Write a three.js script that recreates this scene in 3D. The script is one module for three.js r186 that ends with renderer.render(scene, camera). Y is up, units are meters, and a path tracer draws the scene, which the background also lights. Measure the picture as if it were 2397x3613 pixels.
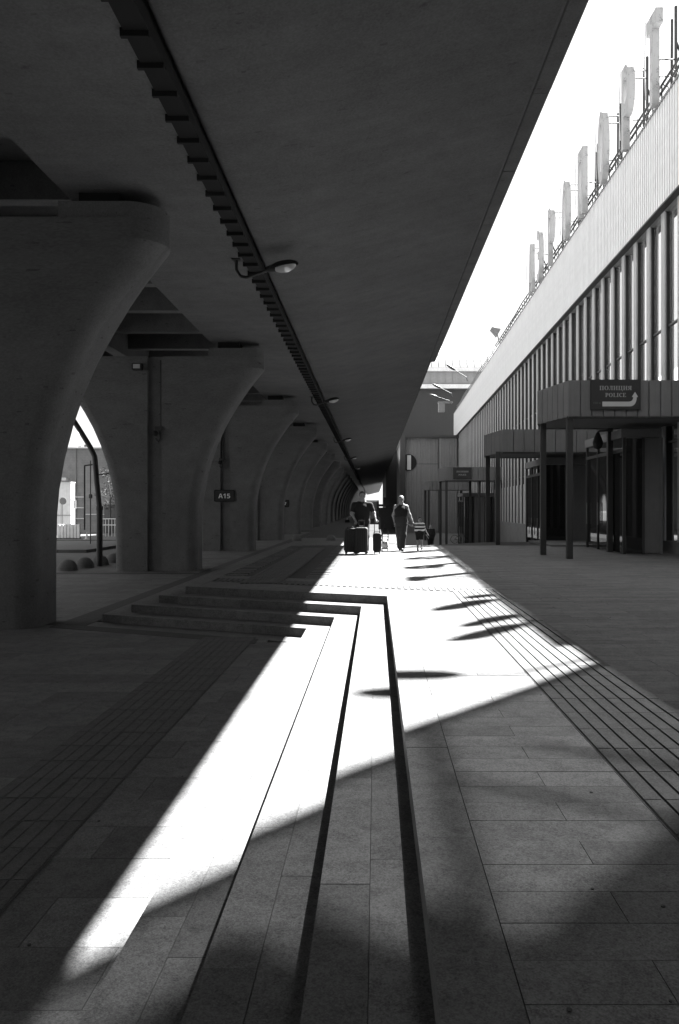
import * as THREE from 'three';
import { mergeGeometries } from 'three/addons/utils/BufferGeometryUtils.js';

// ------------------------------------------------------------------ camera, sky, sun, exposure
const W = 2397, H = 3613, F = 2810, VX = 1327, VY = 1793, EYE = 1.3;
const scene = new THREE.Scene();
const camera = new THREE.PerspectiveCamera(2 * Math.atan(H / 2 / F) * 180 / Math.PI, W / H, 0.1, 2000);
camera.position.set(0, EYE, 0);
camera.lookAt(0, EYE, -10);
camera.setViewOffset(W, H, W / 2 - VX, H / 2 - VY, W, H);          // rising / shifted lens: verticals stay upright
camera.updateProjectionMatrix();

const SX = 0.478, SZ = 0.56;                                          // metres a shadow runs to the left / toward the viewer per metre of height
const sunDir = new THREE.Vector3(SX, 1, -SZ).normalize();
{
  const w = 256, h = 128, d = new Float32Array(w * h * 4);
  for (let j = 0; j < h; j++) for (let i = 0; i < w; i++) {
    const th = (j + 0.5) / h * Math.PI - Math.PI / 2, ph = (i + 0.5) / w * 2 * Math.PI - Math.PI;
    const v = new THREE.Vector3(Math.cos(th) * Math.cos(ph), Math.sin(th), Math.cos(th) * Math.sin(ph));
    const c = Math.max(0, v.dot(sunDir));
    let g = th < 0 ? 0.08 : 0.138 + 0.1 * Math.pow(c, 4);
    const o = (j * w + i) * 4; d[o] = d[o + 1] = d[o + 2] = g; d[o + 3] = 1;
  }
  const t = new THREE.DataTexture(d, w, h, THREE.RGBAFormat, THREE.FloatType);
  t.mapping = THREE.EquirectangularReflectionMapping; t.magFilter = t.minFilter = THREE.LinearFilter; t.needsUpdate = true;
  scene.background = t; scene.environment = t;
}
const sun = new THREE.DirectionalLight(0xffffff, 5);
sun.position.copy(sunDir).multiplyScalar(120).add(new THREE.Vector3(0, 0, -40));
sun.target.position.set(0, 0, -40); scene.add(sun, sun.target);
sun.castShadow = true; sun.shadow.mapSize.set(4096, 4096);
Object.assign(sun.shadow.camera, { left: -90, right: 90, top: 120, bottom: -120, near: 1, far: 400 });
sun.shadow.bias = -0.0005;

const renderer = new THREE.WebGLRenderer({ antialias: true });
renderer.setSize(679, 1024);
renderer.toneMapping = THREE.LinearToneMapping;
renderer.toneMappingExposure = 8.8;
renderer.shadowMap.enabled = true;

// ------------------------------------------------------------------ random, textures, materials
let seed = 20240611;
const rnd = () => { seed = (seed * 1664525 + 1013904223) >>> 0; return seed / 4294967296; };
const rr = (a, b) => a + (b - a) * rnd();
function lattice(n) { const a = new Float32Array(n * n); for (let i = 0; i < a.length; i++) a[i] = rnd(); return a; }
function fbm(size, fx, fy, oct, gain = 0.55) {                        // tileable value noise in 0..1
  const out = new Float32Array(size * size); let amp = 1, tot = 0;
  for (let o = 0; o < oct; o++) {
    const nx = Math.min(size, fx << o), ny = Math.min(size, fy << o), n = Math.max(nx, ny), L = lattice(n);
    for (let y = 0; y < size; y++) {
      const gy = y / size * ny, y0 = Math.floor(gy), ty = gy - y0, sy = ty * ty * (3 - 2 * ty), ya = (y0 % ny) * n, yb = ((y0 + 1) % ny) * n;
      for (let x = 0; x < size; x++) {
        const gx = x / size * nx, x0 = Math.floor(gx), tx = gx - x0, sx = tx * tx * (3 - 2 * tx), xb = (x0 + 1) % nx;
        const a = L[ya + x0] + (L[ya + xb] - L[ya + x0]) * sx, b = L[yb + x0] + (L[yb + xb] - L[yb + x0]) * sx;
        out[y * size + x] += amp * (a + (b - a) * sy);
      }
    }
    tot += amp; amp *= gain;
  }
  for (let i = 0; i < out.length; i++) out[i] /= tot;
  return out;
}
const enc = v => Math.round(255 * (v <= 0.0031308 ? 12.92 * v : 1.055 * Math.pow(v, 1 / 2.4) - 0.055));
function tex(size, f, srgb, metres) {
  const d = new Uint8Array(size * size * 4);
  for (let i = 0; i < size * size; i++) { const v = Math.min(1, Math.max(0, f(i))); d[i * 4] = d[i * 4 + 1] = d[i * 4 + 2] = srgb ? enc(v) : Math.round(v * 255); d[i * 4 + 3] = 255; }
  const t = new THREE.DataTexture(d, size, size, THREE.RGBAFormat);
  t.wrapS = t.wrapT = THREE.RepeatWrapping; t.magFilter = THREE.LinearFilter; t.minFilter = THREE.LinearMipmapLinearFilter; t.generateMipmaps = true;
  if (srgb) t.colorSpace = THREE.SRGBColorSpace;
  t.repeat.set(1 / metres, 1 / metres); t.needsUpdate = true; return t;
}
const N = 512;
const nCoarse = fbm(N, 3, 3, 7), nMid = fbm(N, 12, 12, 5), nFine = fbm(N, 90, 90, 3, 0.8), nGrain = fbm(N, 200, 200, 2, 0.9);
const nStreakX = fbm(N, 2, 26, 5, 0.65), nStreakY = fbm(N, 40, 2, 4, 0.65);
const pits = new Float32Array(N * N).fill(0);
for (let k = 0; k < 60; k++) { const cx = Math.floor(rr(0, N)), cy = Math.floor(rr(0, N)), a = Math.floor(rr(1, 7)), b = Math.floor(rr(1, 2.5)); for (let y = -b; y <= b; y++) for (let x = -a; x <= a; x++) pits[((cy + y + N) % N) * N + (cx + x + N) % N] = rr(0.3, 1); }
const ct = v => (v - 0.5);
const T = {
  granite: tex(N, i => 0.68 + 0.8 * ct(nGrain[i]) + 0.7 * ct(nFine[i]) + 0.5 * ct(nMid[i]) + 0.35 * ct(nCoarse[i]), true, 0.9),
  graniteB: tex(N, i => 0.5 + 0.8 * ct(nGrain[i]) + 0.4 * ct(nMid[i]), false, 0.9),
  concrete: tex(N, i => 0.8 + 0.32 * ct(nCoarse[i]) + 0.3 * ct(nMid[i]) + 0.4 * ct(nGrain[i]) - 0.4 * pits[i], true, 3.1),
  concreteB: tex(N, i => 0.5 + 0.5 * ct(nMid[i]) + 0.3 * ct(nGrain[i]) - 0.4 * pits[i], false, 3.1),
  soffit: tex(N, i => 0.8 + 0.2 * ct(nStreakX[i]) + 0.3 * ct(nCoarse[i]) + 0.25 * ct(nMid[i]) + 0.4 * ct(nGrain[i]) - 0.25 * pits[i], true, 4.3),
  soffitB: tex(N, i => 0.5 + 0.5 * ct(nStreakX[i]) + 0.3 * ct(nGrain[i]) - 0.5 * pits[i], false, 4.3),
  paint: tex(N, i => 0.86 + 0.22 * ct(nStreakY[i]) + 0.2 * ct(nMid[i]), true, 2.3),
  rust: tex(N, i => { const r = Math.max(0, nMid[i] * 0.7 + nFine[i] * 0.4 - 0.63) * 6; return 0.92 - 0.6 * Math.min(1, r) + 0.1 * ct(nCoarse[i]); }, true, 1.7),
  asphalt: tex(N, i => 0.75 + 0.6 * ct(nGrain[i]) + 0.4 * ct(nCoarse[i]), true, 1.6),
  brick: tex(N, i => { const x = i % N, y = Math.floor(i / N), row = Math.floor(y / 16), xx = (x + (row % 2) * 16) % 32; const j = (y % 16 < 2 || xx < 2) ? 0.62 : 0.8; return j + 0.35 * ct(nMid[i]) + 0.3 * ct(nCoarse[i]); }, true, 4),
};
const grey = g => new THREE.Color().setRGB(g, g, g);
function mat(g, rough = 0.9, o = {}) { return new THREE.MeshStandardMaterial({ color: grey(g), roughness: rough, metalness: 0, side: THREE.DoubleSide, ...o }); }
const M = {
  paving: [0.145, 0.168, 0.12, 0.15].map(g => mat(g, 0.78, { map: T.granite, bumpMap: T.graniteB, bumpScale: 0.0012 })),
  tread: [0.145, 0.162, 0.124].map(g => mat(g, 0.78, { map: T.granite, bumpMap: T.graniteB, bumpScale: 0.0012 })),
  floorLow: [0.145, 0.165, 0.12].map(g => mat(g, 0.78, { map: T.granite, bumpMap: T.graniteB, bumpScale: 0.001 })),
  bed: mat(0.035, 1, { map: T.asphalt }),
  tactile: mat(0.10, 0.85, { map: T.granite }),
  bandDark: mat(0.05, 0.85, { map: T.granite }),
  asphalt: mat(0.1, 0.92, { map: T.asphalt }),
  ground: mat(0.18, 0.95, { map: T.asphalt }),
  darkGround: mat(0.1, 0.92, { map: T.asphalt }),
  concrete: mat(0.15, 0.92, { map: T.concrete, bumpMap: T.concreteB, bumpScale: 0.002 }),
  soffit: mat(0.15, 0.92, { map: T.soffit, bumpMap: T.soffitB, bumpScale: 0.004 }),
  beam: mat(0.15, 0.95, { map: T.concrete }),
  darkSteel: mat(0.025, 0.55, { map: T.paint }),
  blackPlate: mat(0.012, 0.95, { map: T.paint }),
  fascia: mat(0.72, 0.55, { map: T.paint }),
  letter: mat(0.36, 0.6, { map: T.rust }),
  fin: mat(0.38, 0.6, { map: T.paint }),
  wallGrey: mat(0.3, 0.7, { map: T.paint }),
  blockWall: mat(0.19, 0.7, { map: T.paint }),
  plinth: mat(0.16, 0.9, { map: T.concrete }),
  canopy: mat(0.13, 0.6, { map: T.paint }),
  canopySoffit: mat(0.13, 0.7, { map: T.paint }),
  steel: mat(0.2, 0.5, { map: T.paint }),
  apron: mat(0.1, 0.95, { map: T.asphalt }), roofSheet: mat(0.16, 0.7, { map: T.paint }), seam: mat(0.05, 0.7), yard: mat(0.1, 0.95, { map: T.asphalt }),
  white: mat(0.78, 0.6, { map: T.paint }),
  brick: mat(0.22, 0.95, { map: T.brick }), darkBrick: mat(0.08, 0.95, { map: T.brick }),
  glass: mat(0.02, 0.04, { metalness: 0.0 }),
  black: mat(0.012, 0.6), cloth: mat(0.01, 0.95), skin: mat(0.24, 0.6), hair: mat(0.03, 0.7), shoe: mat(0.02, 0.6), jeans: mat(0.03, 0.95), caseB: mat(0.007, 0.75), lightGrey: mat(0.5, 0.7),
  leaf: mat(0.07, 0.9, { }), bark: mat(0.08, 1),
};
M.glass = new THREE.MeshPhysicalMaterial({ color: grey(0.015), roughness: 0.03, metalness: 0, ior: 1.6, side: THREE.DoubleSide });
M.solar = new THREE.MeshPhysicalMaterial({ color: grey(0.7), roughness: 0.03, metalness: 0.9, side: THREE.DoubleSide });
M.sheeting = new THREE.MeshPhysicalMaterial({ color: grey(0.75), roughness: 1, transmission: 0.5, thickness: 0, side: THREE.DoubleSide });
M.tint = new THREE.MeshPhysicalMaterial({ color: grey(0.56), roughness: 0, metalness: 0, transmission: 1, thickness: 0, side: THREE.DoubleSide });
M.lens = new THREE.MeshPhysicalMaterial({ color: grey(0.5), roughness: 0.15, metalness: 0.1, clearcoat: 1, side: THREE.DoubleSide });

// ------------------------------------------------------------------ geometry helpers (Z = metres away from the viewer, world z = -Z)
function boxUV(g0, du = 0, dv = 0) {
  const g = g0.index ? g0.toNonIndexed() : g0; const p = g.attributes.position, n = p.count, uv = new Float32Array(n * 2);
  const a = new THREE.Vector3(), b = new THREE.Vector3(), c = new THREE.Vector3();
  for (let i = 0; i < n; i += 3) {
    a.fromBufferAttribute(p, i); b.fromBufferAttribute(p, i + 1); c.fromBufferAttribute(p, i + 2);
    const nx = Math.abs((b.y - a.y) * (c.z - a.z) - (b.z - a.z) * (c.y - a.y)), ny = Math.abs((b.z - a.z) * (c.x - a.x) - (b.x - a.x) * (c.z - a.z)), nz = Math.abs((b.x - a.x) * (c.y - a.y) - (b.y - a.y) * (c.x - a.x));
    [a, b, c].forEach((q, k) => {
      const u = nx > ny && nx > nz ? q.z : q.x, v = ny >= nx && ny >= nz ? q.z : q.y;
      uv[(i + k) * 2] = u + du; uv[(i + k) * 2 + 1] = v + dv;
    });
  }
  g.setAttribute('uv', new THREE.BufferAttribute(uv, 2)); if (!g.attributes.normal) g.computeVertexNormals(); return g;
}
function B(x0, x1, y0, y1, Z0, Z1) { const g = new THREE.BoxGeometry(Math.abs(x1 - x0), Math.abs(y1 - y0), Math.abs(Z1 - Z0)); g.translate((x0 + x1) / 2, (y0 + y1) / 2, -(Z0 + Z1) / 2); return g; }
function prism(pts, yTop, yBot) {                                     // plan polygon [X, Z] pulled down from yTop to yBot (convex)
  const pos = [], n = pts.length; const A = k => pts[(k + n) % n];
  let area = 0; for (let k = 0; k < n; k++) area += A(k)[0] * A(k + 1)[1] - A(k + 1)[0] * A(k)[1];
  const P = area < 0 ? [...pts].reverse() : pts; const Q = k => P[(k + n) % n];
  const put = (x, y, Z) => pos.push(x, y, -Z);
  for (let k = 1; k < n - 1; k++) { put(Q(0)[0], yTop, Q(0)[1]); put(Q(k)[0], yTop, Q(k)[1]); put(Q(k + 1)[0], yTop, Q(k + 1)[1]); }
  for (let k = 0; k < n; k++) { const a = Q(k), b = Q(k + 1); put(a[0], yBot, a[1]); put(b[0], yBot, b[1]); put(b[0], yTop, b[1]); put(a[0], yBot, a[1]); put(b[0], yTop, b[1]); put(a[0], yTop, a[1]); }
  const g = new THREE.BufferGeometry(); g.setAttribute('position', new THREE.Float32BufferAttribute(pos, 3)); g.computeVertexNormals(); return g;
}
function profile(pts, Z0, Z1) {                                       // closed cross-section [X, Y] pulled along Z
  const s = new THREE.Shape(pts.map(p => new THREE.Vector2(p[0], p[1]))); const g = new THREE.ExtrudeGeometry(s, { depth: Z1 - Z0, bevelEnabled: false }); g.translate(0, 0, -Z1); return g;
}
function strip(pts, Z0, Z1, smooth = true) {                          // open cross-section line -> sheet
  const pos = [], idx = []; pts.forEach(p => { pos.push(p[0], p[1], -Z0, p[0], p[1], -Z1); });
  for (let k = 0; k < pts.length - 1; k++) { const a = k * 2; idx.push(a, a + 2, a + 1, a + 1, a + 2, a + 3); }
  let g = new THREE.BufferGeometry(); g.setAttribute('position', new THREE.Float32BufferAttribute(pos, 3)); g.setIndex(idx); if (!smooth) g = g.toNonIndexed(); g.computeVertexNormals(); return g;
}
function tube(pts, r, seg = 8, rad = 8) { const c = new THREE.CatmullRomCurve3(pts.map(p => new THREE.Vector3(...p)), false, 'catmullrom', 0.1); return new THREE.TubeGeometry(c, seg * (pts.length - 1), r, rad, false); }
function rod(a, b, r, rad = 8) { const A = new THREE.Vector3(...a), C = new THREE.Vector3(...b), L = A.distanceTo(C); const g = new THREE.CylinderGeometry(r, r, L, rad); g.applyQuaternion(new THREE.Quaternion().setFromUnitVectors(new THREE.Vector3(0, 1, 0), C.clone().sub(A).normalize())); g.translate((a[0] + b[0]) / 2, (a[1] + b[1]) / 2, (a[2] + b[2]) / 2); return g; }
function bar(a, b, w, h) { const A = new THREE.Vector3(...a), C = new THREE.Vector3(...b), L = A.distanceTo(C); const g = new THREE.BoxGeometry(w, L, h); g.applyQuaternion(new THREE.Quaternion().setFromUnitVectors(new THREE.Vector3(0, 1, 0), C.clone().sub(A).normalize())); g.translate((a[0] + b[0]) / 2, (a[1] + b[1]) / 2, (a[2] + b[2]) / 2); return g; }
const clean = g => { const q = g.index ? g.toNonIndexed() : g; for (const k of Object.keys(q.attributes)) if (!['position', 'normal', 'uv'].includes(k)) q.deleteAttribute(k); if (!q.attributes.normal) q.computeVertexNormals(); if (!q.attributes.uv) boxUV(q); return q; };
const join = gs => gs.length === 1 ? gs[0] : mergeGeometries(gs.map(clean));
const at = (px, py, Z) => [(px - VX) / F * Z, EYE - (py - VY) / F * Z, -Z];

// ------------------------------------------------------------------ naming helpers
const taken = {};
function numbered(n) { taken[n] = (taken[n] || 0) + 1; return taken[n] === 1 ? n : n + '_' + String(taken[n] - 1).padStart(3, '0'); }
function thing(name, label, category, base = [0, 0, 0], group) { const o = new THREE.Group(); o.name = numbered(name); o.position.set(...base); o.userData = { label, category }; if (group) o.userData.group = group; scene.add(o); return o; }
function structure(name, label) { const o = new THREE.Group(); o.name = numbered(name); o.userData = { kind: 'structure', label, category: 'ground' }; scene.add(o); return o; }
// a part given in world coordinates: moved into the thing's own frame
function part(parent, name, geos, m, o = {}) {
  let g = join(Array.isArray(geos) ? geos : [geos]); if (!o.keepUV) g = boxUV(g, o.du || 0, o.dv || 0);
  if (!o.local) { let q = parent; const off = new THREE.Vector3(); while (q && q !== scene) { off.add(q.position); q = q.parent; } g.translate(-off.x, -off.y, -off.z); }
  const mesh = new THREE.Mesh(g, m); mesh.name = name; mesh.castShadow = mesh.receiveShadow = true;
  if (o.label) mesh.userData.label = o.label; if (o.kind) mesh.userData.kind = o.kind;
  parent.add(mesh); return mesh;
}

// ================================================================== THE SETTING
const R = 0.1226, TR = 0.375, NX = 0.165, LOW = -4 * R, ZC = 11.78, SK = -0.4384, XL = -3.165;
const cosK = 1 / Math.sqrt(1 + SK * SK);
const farZ = (x, o) => ZC + SK * (x - NX) - o / cosK;                 // far flight: nosing line shifted toward the viewer by o
const CREST = [[-8, 35.1], [-0.4, 35.1], [0.69, 30.2], [0.95, 28], [1.6, 27.9], [4.4, 31], [40, 32]];

// plaza bed (sheet under the slabs), with its hole for the sunken floor
const plaza = structure('plaza', 'stone paved upper plaza');
{
  const out = [[NX - 0.02, -40], [40, -40], [40, 32], ...[...CREST].reverse().slice(1, -1), [XL + 0.02, 35.1], [XL + 0.02, farZ(XL, -0.02)], [NX - 0.02 + 0.04, farZ(NX, -0.02)]];
  const s = new THREE.Shape(out.map(p => new THREE.Vector2(p[0] + 0.0, p[1])));
  const g = new THREE.ExtrudeGeometry(s, { depth: 1.9, bevelEnabled: false }); // shape XY -> X,Z ; pull -> down
  g.rotateX(-Math.PI / 2); g.translate(0, -1.9 - 0.014, 0);
  part(plaza, 'paving_bed', g, M.bed);
}
function slabGeo(x0, x1, z0, z1, y, th = 0.03) { const g = 0.0015, t = rr(-0.0008, 0.0008); return prism([[x0 + g, z0 + g], [x1 - g, z0 + g], [x1 - g, z1 - g], [x0 + g, z1 - g]], y + t, y - th); }
function field(parent, x0, x1, z0, z1, y, mats, keep, single, rowD = 0.205, len = 0.81, skipName = 'paving') {
  const rest = mats.map(() => []); let n = 0, row = 0;
  for (let z = z0; z < z1 - 0.01; z += rowD, row++) {
    const ze = Math.min(z + rowD, z1); let x = x0; let first = row % 2 ? len / 2 : len;
    while (x < x1 - 0.01) {
      const xe = Math.min(x + first, x1); first = len;
      const cx = (x + xe) / 2, cz = (z + ze) / 2, mi = Math.floor(rnd() * mats.length);
      if (keep(cx, cz, x, xe, z, ze)) {
        const g = boxUV(slabGeo(x, xe, z, ze, y), rr(0, 1), rr(0, 1));
        if (n < 300 && single(cx, cz)) { part(parent, 'paving_slab', g, mats[mi], { keepUV: true }); n++; } else rest[mi].push(g);
      }
      x = xe;
    }
  }
  rest.forEach((r, k) => { if (r.length) part(parent, skipName, r, mats[k], { keepUV: true, kind: 'stuff' }); });
}
const TX0 = 1.18, TX1 = 1.93, TZ1 = 12.25, WO0 = 0.95, WO1 = 1.55;     // guiding strip and warning strip
const inView = (x, Z) => Z > 1.6 && Math.abs(x * F / Z + (VX - W / 2)) < W / 2 + 120 && EYE * F / Z < H - VY + 160;
const warn = (x, z) => { const o = (z - farZ(x, 0)) * cosK; return o; };
let slabCount = 0; const big = (x, z) => inView(x, z) && z < 8.6;
// between coping and guiding strip, then right of the strip
field(plaza, NX + 0.224, TX0, 0.65, TZ1 + 0.05, 0, M.paving, () => true, (x, z) => inView(x, z) && z < 7.3 && ++slabCount < 90);
field(plaza, TX1, 9.2, 0.65, 27.7, 0, M.paving, () => true, (x, z) => big(x, z) && ++slabCount < 290);
field(plaza, XL + 0.23, TX1, TZ1 - 1.0, 27.7, 0, M.paving, (x, z, xa, xb, za, zb) => Math.min(warn(xa, za), warn(xb, za)) > WO1 + 0.02  && !(x > NX + 0.2 && zb < TZ1 + 0.06) && !(z > 13.6 && xb > -2.4 && xa < -1.6), () => false);
for (const [a, b] of [[0.224, WO0 - 0.002], [WO1 + 0.002, 2.1]]) for (let x = XL; x < TX1; x += 0.85) { const e = Math.min(x + 0.847, TX1); part(plaza, 'border_slab', prism([[x, farZ(x, -a)], [e, farZ(e, -a)], [e, farZ(e, -b)], [x, farZ(x, -b)]], -0.003, -0.03), M.paving[Math.floor(rnd() * 4)], { du: rr(0, 1), dv: rr(0, 1) }); }
field(plaza, XL + 0.23, 0.9, 27.7, 34.9, 0, M.paving, (x, z) => x < 0.3 || z < 28, () => false, 0.41);

// ------------------------------------------------------------------ stairs: three runs of two rows of slabs for each step, mitred
const stairs = structure('stairs', 'stone steps leading down to the sunken floor');
const Aq = o => [NX - o, -6], Cq = o => [NX - o, farZ(NX - o, o)], Dq = o => [XL - o, farZ(XL - o, o)], Eq = o => [XL - o, 35];
function run(P, Q, d, o1, o2, y, th, len, name, mats, zmin = -99) {
  const pr = (p) => p[0] * d[0] + p[1] * d[1]; const nrm = Math.hypot(...d); d = [d[0] / nrm, d[1] / nrm];
  const s1 = pr(P(o1)), s2 = pr(P(o2)), e1 = pr(Q(o1)), e2 = pr(Q(o2)); const a = Math.max(s1, s2), b = Math.min(e1, e2);
  const js = []; for (let s = a + len * rr(0.3, 1); s < b - 0.25; s += len) js.push(s);
  const on = (p0, s, sp) => [p0[0] + d[0] * (s - sp), p0[1] + d[1] * (s - sp)];
  const cuts = [null, ...js, null];
  for (let k = 0; k < cuts.length - 1; k++) {
    const g = 0.0016; const q = [];
    q.push(cuts[k] === null ? P(o1) : on(P(o1), cuts[k] + g, s1), cuts[k] === null ? P(o2) : on(P(o2), cuts[k] + g, s2));
    q.push(cuts[k + 1] === null ? Q(o2) : on(P(o2), cuts[k + 1] - g, s2), cuts[k + 1] === null ? Q(o1) : on(P(o1), cuts[k + 1] - g, s1));
    if (Math.max(...q.map(p => p[1])) < zmin) continue;
    const t = rr(-0.0012, 0.0012);
    part(stairs, name, boxUV(prism(q, y + t, y - th), rr(0, 1), rr(0, 1)), mats[Math.floor(rnd() * mats.length)], { keepUV: true });
  }
}
const dirFar = [-cosK, -SK * cosK];
for (let k = 0; k < 4; k++) {
  const y = -k * R, o = k * TR;
  const rows = k === 0 ? [[-0.222, 0]] : [[o - TR, o - TR / 2 - 0.001], [o - TR / 2 + 0.001, o]];
  rows.forEach(([a, b], i) => {
    const th = R + 0.03;
    run(Aq, Cq, [0, 1], a, b, y + (i ? 0.0015 : 0), th, 1.18, 'step_slab', M.tread, 1.2);
    run(Cq, Dq, dirFar, a, b, y + (i ? 0.0015 : 0), th, 1.18, 'step_slab', M.tread);
    run(Dq, Eq, [0, 1], a, b, y + (i ? 0.0015 : 0), th, 3.1, 'step_slab', M.tread);
  });
}

// ------------------------------------------------------------------ lower floor
const lower = structure('sunken_floor', 'stone paved sunken floor under the viaduct');
part(lower, 'paving_bed', B(-9.3, 0.4, LOW - 0.6, LOW - 0.014, -60, 300), M.bed);
{
  const hit = (x, z) => { // inside the step block?
    const o = 3 * TR; if (x > NX - o) return true; if (x > XL - o) return z > farZ(x, o); return false; };
  let cnt = 0;
  field(lower, -9.25, NX - 3 * TR - 0.001, 1.2, 60, LOW, M.floorLow,
    (x, z, xa, xb, za, zb) => !(hit(xb - 0.01, zb) || hit(xa, zb)) && !(xa > XL - 3 * TR && z > farZ(x, 3 * TR) - 0.45), (x, z) => inView(x, z) && x > -3.6 && z < 8.2 && ++cnt < 260, 0.41, 0.82);
}
// fill between slab field and the far flight
part(lower, 'border_paving', prism([[-4.75, farZ(-4.75, 3 * TR) - 0.47], [NX - 3 * TR, farZ(NX - 3 * TR, 3 * TR) - 0.47], [NX - 3 * TR, farZ(NX - 3 * TR, 3 * TR)], [-4.75, farZ(-4.75, 3 * TR)]], LOW + 0.0005, LOW - 0.03), M.floorLow[0]);

// dark paving bands round the foot of the steps and across at the piers
function band(name, pts, y) { const b = new THREE.Mesh(boxUV(prism(pts, y, y - 0.02)), M.bandDark); b.name = numbered(name); b.receiveShadow = b.castShadow = true; b.userData = { kind: 'structure', label: 'dark stone paving band', category: 'ground' }; scene.add(b); }
{
  const o = 3 * TR + 0.42, o2 = 3 * TR + 0.75, ol = 3 * TR + 0.12, ol2 = 3 * TR + 0.62;
  band('paving_band', [[XL - ol2, farZ(XL - ol2, o)], [-1.6, farZ(-1.6, o)], [-1.6, farZ(-1.6, o2)], [XL - ol2, farZ(XL - ol2, o2)]], LOW + 0.004);
  band('paving_band', [[XL - ol, farZ(XL - ol, o) + 0.01], [XL - ol, 60], [XL - ol2, 60], [XL - ol2, farZ(XL - ol2, o) + 0.01]], LOW + 0.0045);
  band('paving_band', [[-9.2, 12.2], [XL - ol2 - 0.01, 12.2], [XL - ol2 - 0.01, 12.55], [-9.2, 12.55]], LOW + 0.004);
  band('paving_band', [[-9.2, 21.7], [XL - ol2 - 0.01, 21.7], [XL - ol2 - 0.01, 22.0], [-9.2, 22.0]], LOW + 0.004);
}

// ------------------------------------------------------------------ tactile guiding tiles (raised bars)
function tactileRun(label, x0, x1, z0, z1, y, nx, top = 0.011) {
  const s = structure('tactile_strip', label); const tw = (x1 - x0) / nx, bars = 4, bw = tw / bars;
  const gs = []; gs.push(B(0.0005, tw - 0.0005, -0.03, 0.001, 0.0005, tw - 0.0005));
  for (let k = 0; k < bars; k++) gs.push(prism([[k * bw + bw * 0.11, 0.004], [k * bw + bw * 0.89, 0.004], [k * bw + bw * 0.89, tw - 0.004], [k * bw + bw * 0.11, tw - 0.004]], top, 0));
  const g = boxUV(join(gs));
  for (let z = z0; z < z1 - 0.05; z += tw) for (let i = 0; i < nx; i++) { const m = new THREE.Mesh(g, M.tactile); m.name = 'tactile_tile'; m.castShadow = m.receiveShadow = true; m.position.set(x0 + i * tw, y + rr(-0.001, 0.001), -z); s.add(m); }
  return s;
}
tactileRun('ribbed guiding strip on the upper plaza', TX0, TX1, 0.9, TZ1, 0, 2, 0.011);
tactileRun('ribbed guiding strip on the sunken floor', -2.38, -1.66, 1.3, 11.0, LOW + 0.004, 2, 0.0035);
tactileRun('ribbed guiding strip beyond the steps', -2.35, -1.65, 13.75, 26, 0.002, 2);
{
  const s = structure('tactile_strip', 'ribbed warning strip at the head of the far steps'); const d = Math.hypot(1, SK);
  const step = 0.4; for (let x = XL + 0.3; x < TX1 - 0.2; x += step) {
    const zc = x => farZ(x, -WO0), zd = x => farZ(x, -WO1); const xe = Math.min(x + step, TX1);
    const gs = [prism([[x + 0.002, zc(x)], [xe - 0.002, zc(xe)], [xe - 0.002, zd(xe)], [x + 0.002, zd(x)]], 0.001, -0.03)];
    for (let k = 0; k < 4; k++) { const a = x + k * step / 4 + 0.02, b = a + 0.05; if (b < xe) gs.push(prism([[a, zc(a) + 0.05], [b, zc(b) + 0.05], [b, zd(b) - 0.05], [a, zd(a) - 0.05]], 0.012, 0)); }
    part(s, 'tactile_tile', gs, M.tactile);
  }
}

{ // trodden gum and grit on the stone
  const gs = []; for (let k = 0; k < 90; k++) { const z = rr(2, 16), low = rnd() < 0.35, x = low ? rr(-3.4, -1.0) : rr(0.4, 0.2 + z * 0.42); if (!low && x > TX0 - 0.03 && x < TX1 + 0.03) continue; if (low && z > 9.5) continue; const c = new THREE.CylinderGeometry(rr(0.003, 0.008), rr(0.004, 0.01), 0.003, 9); c.scale(1, 1, rr(0.6, 1.4)); c.translate(x, (low ? LOW : 0) + 0.002, -z); gs.push(c); }
  const m = new THREE.Mesh(boxUV(join(gs)), M.bandDark); m.name = 'gum_spots'; m.userData = { kind: 'stuff', label: 'small dark gum spots trodden into the stone paving', category: 'gum' }; scene.add(m);
}
// ------------------------------------------------------------------ ground beyond
function sheet(name, label, x0, x1, Z0, Z1, y, m, th = 0.3) { const o = new THREE.Mesh(boxUV(B(x0, x1, y - th, y, Z0, Z1)), m); o.name = numbered(name); o.receiveShadow = o.castShadow = true; o.userData = { kind: 'structure', label, category: 'ground' }; scene.add(o); return o; }
sheet('ground', 'wide ground plane round the terminal', -700, 700, -300, 900, -2.1, M.ground);
sheet('lower_road', 'asphalt forecourt beyond the plaza edge', -9.3, 60, 27, 126, -1.62, M.darkGround, 0.45);
sheet('road', 'asphalt road outside the viaduct', -26, -9.3, -60, 46.2, LOW - 0.09, M.asphalt, 1.4);
sheet('far_apron', 'asphalt apron beyond the terminal', -9.3, 120, 126, 330, -1.62, M.apron, 0.45);
sheet('far_road', 'asphalt yard across the road', -120, -9.3, 46.2, 330, LOW - 0.05, M.yard, 1.4);
sheet('far_road', 'pale pavement strip beyond the road', -120, -26, -60, 46.2, LOW - 0.05, M.asphalt, 1.4);
sheet('kerb', 'stone kerb strip along the road', -9.75, -9.3, -60, 120, LOW + 0.0, M.plinth, 0.4);
sheet('traffic_island', 'raised asphalt traffic island with a dark kerb', -18, -12.2, 33.5, 39, LOW + 0.04, M.asphalt, 0.3);

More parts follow.
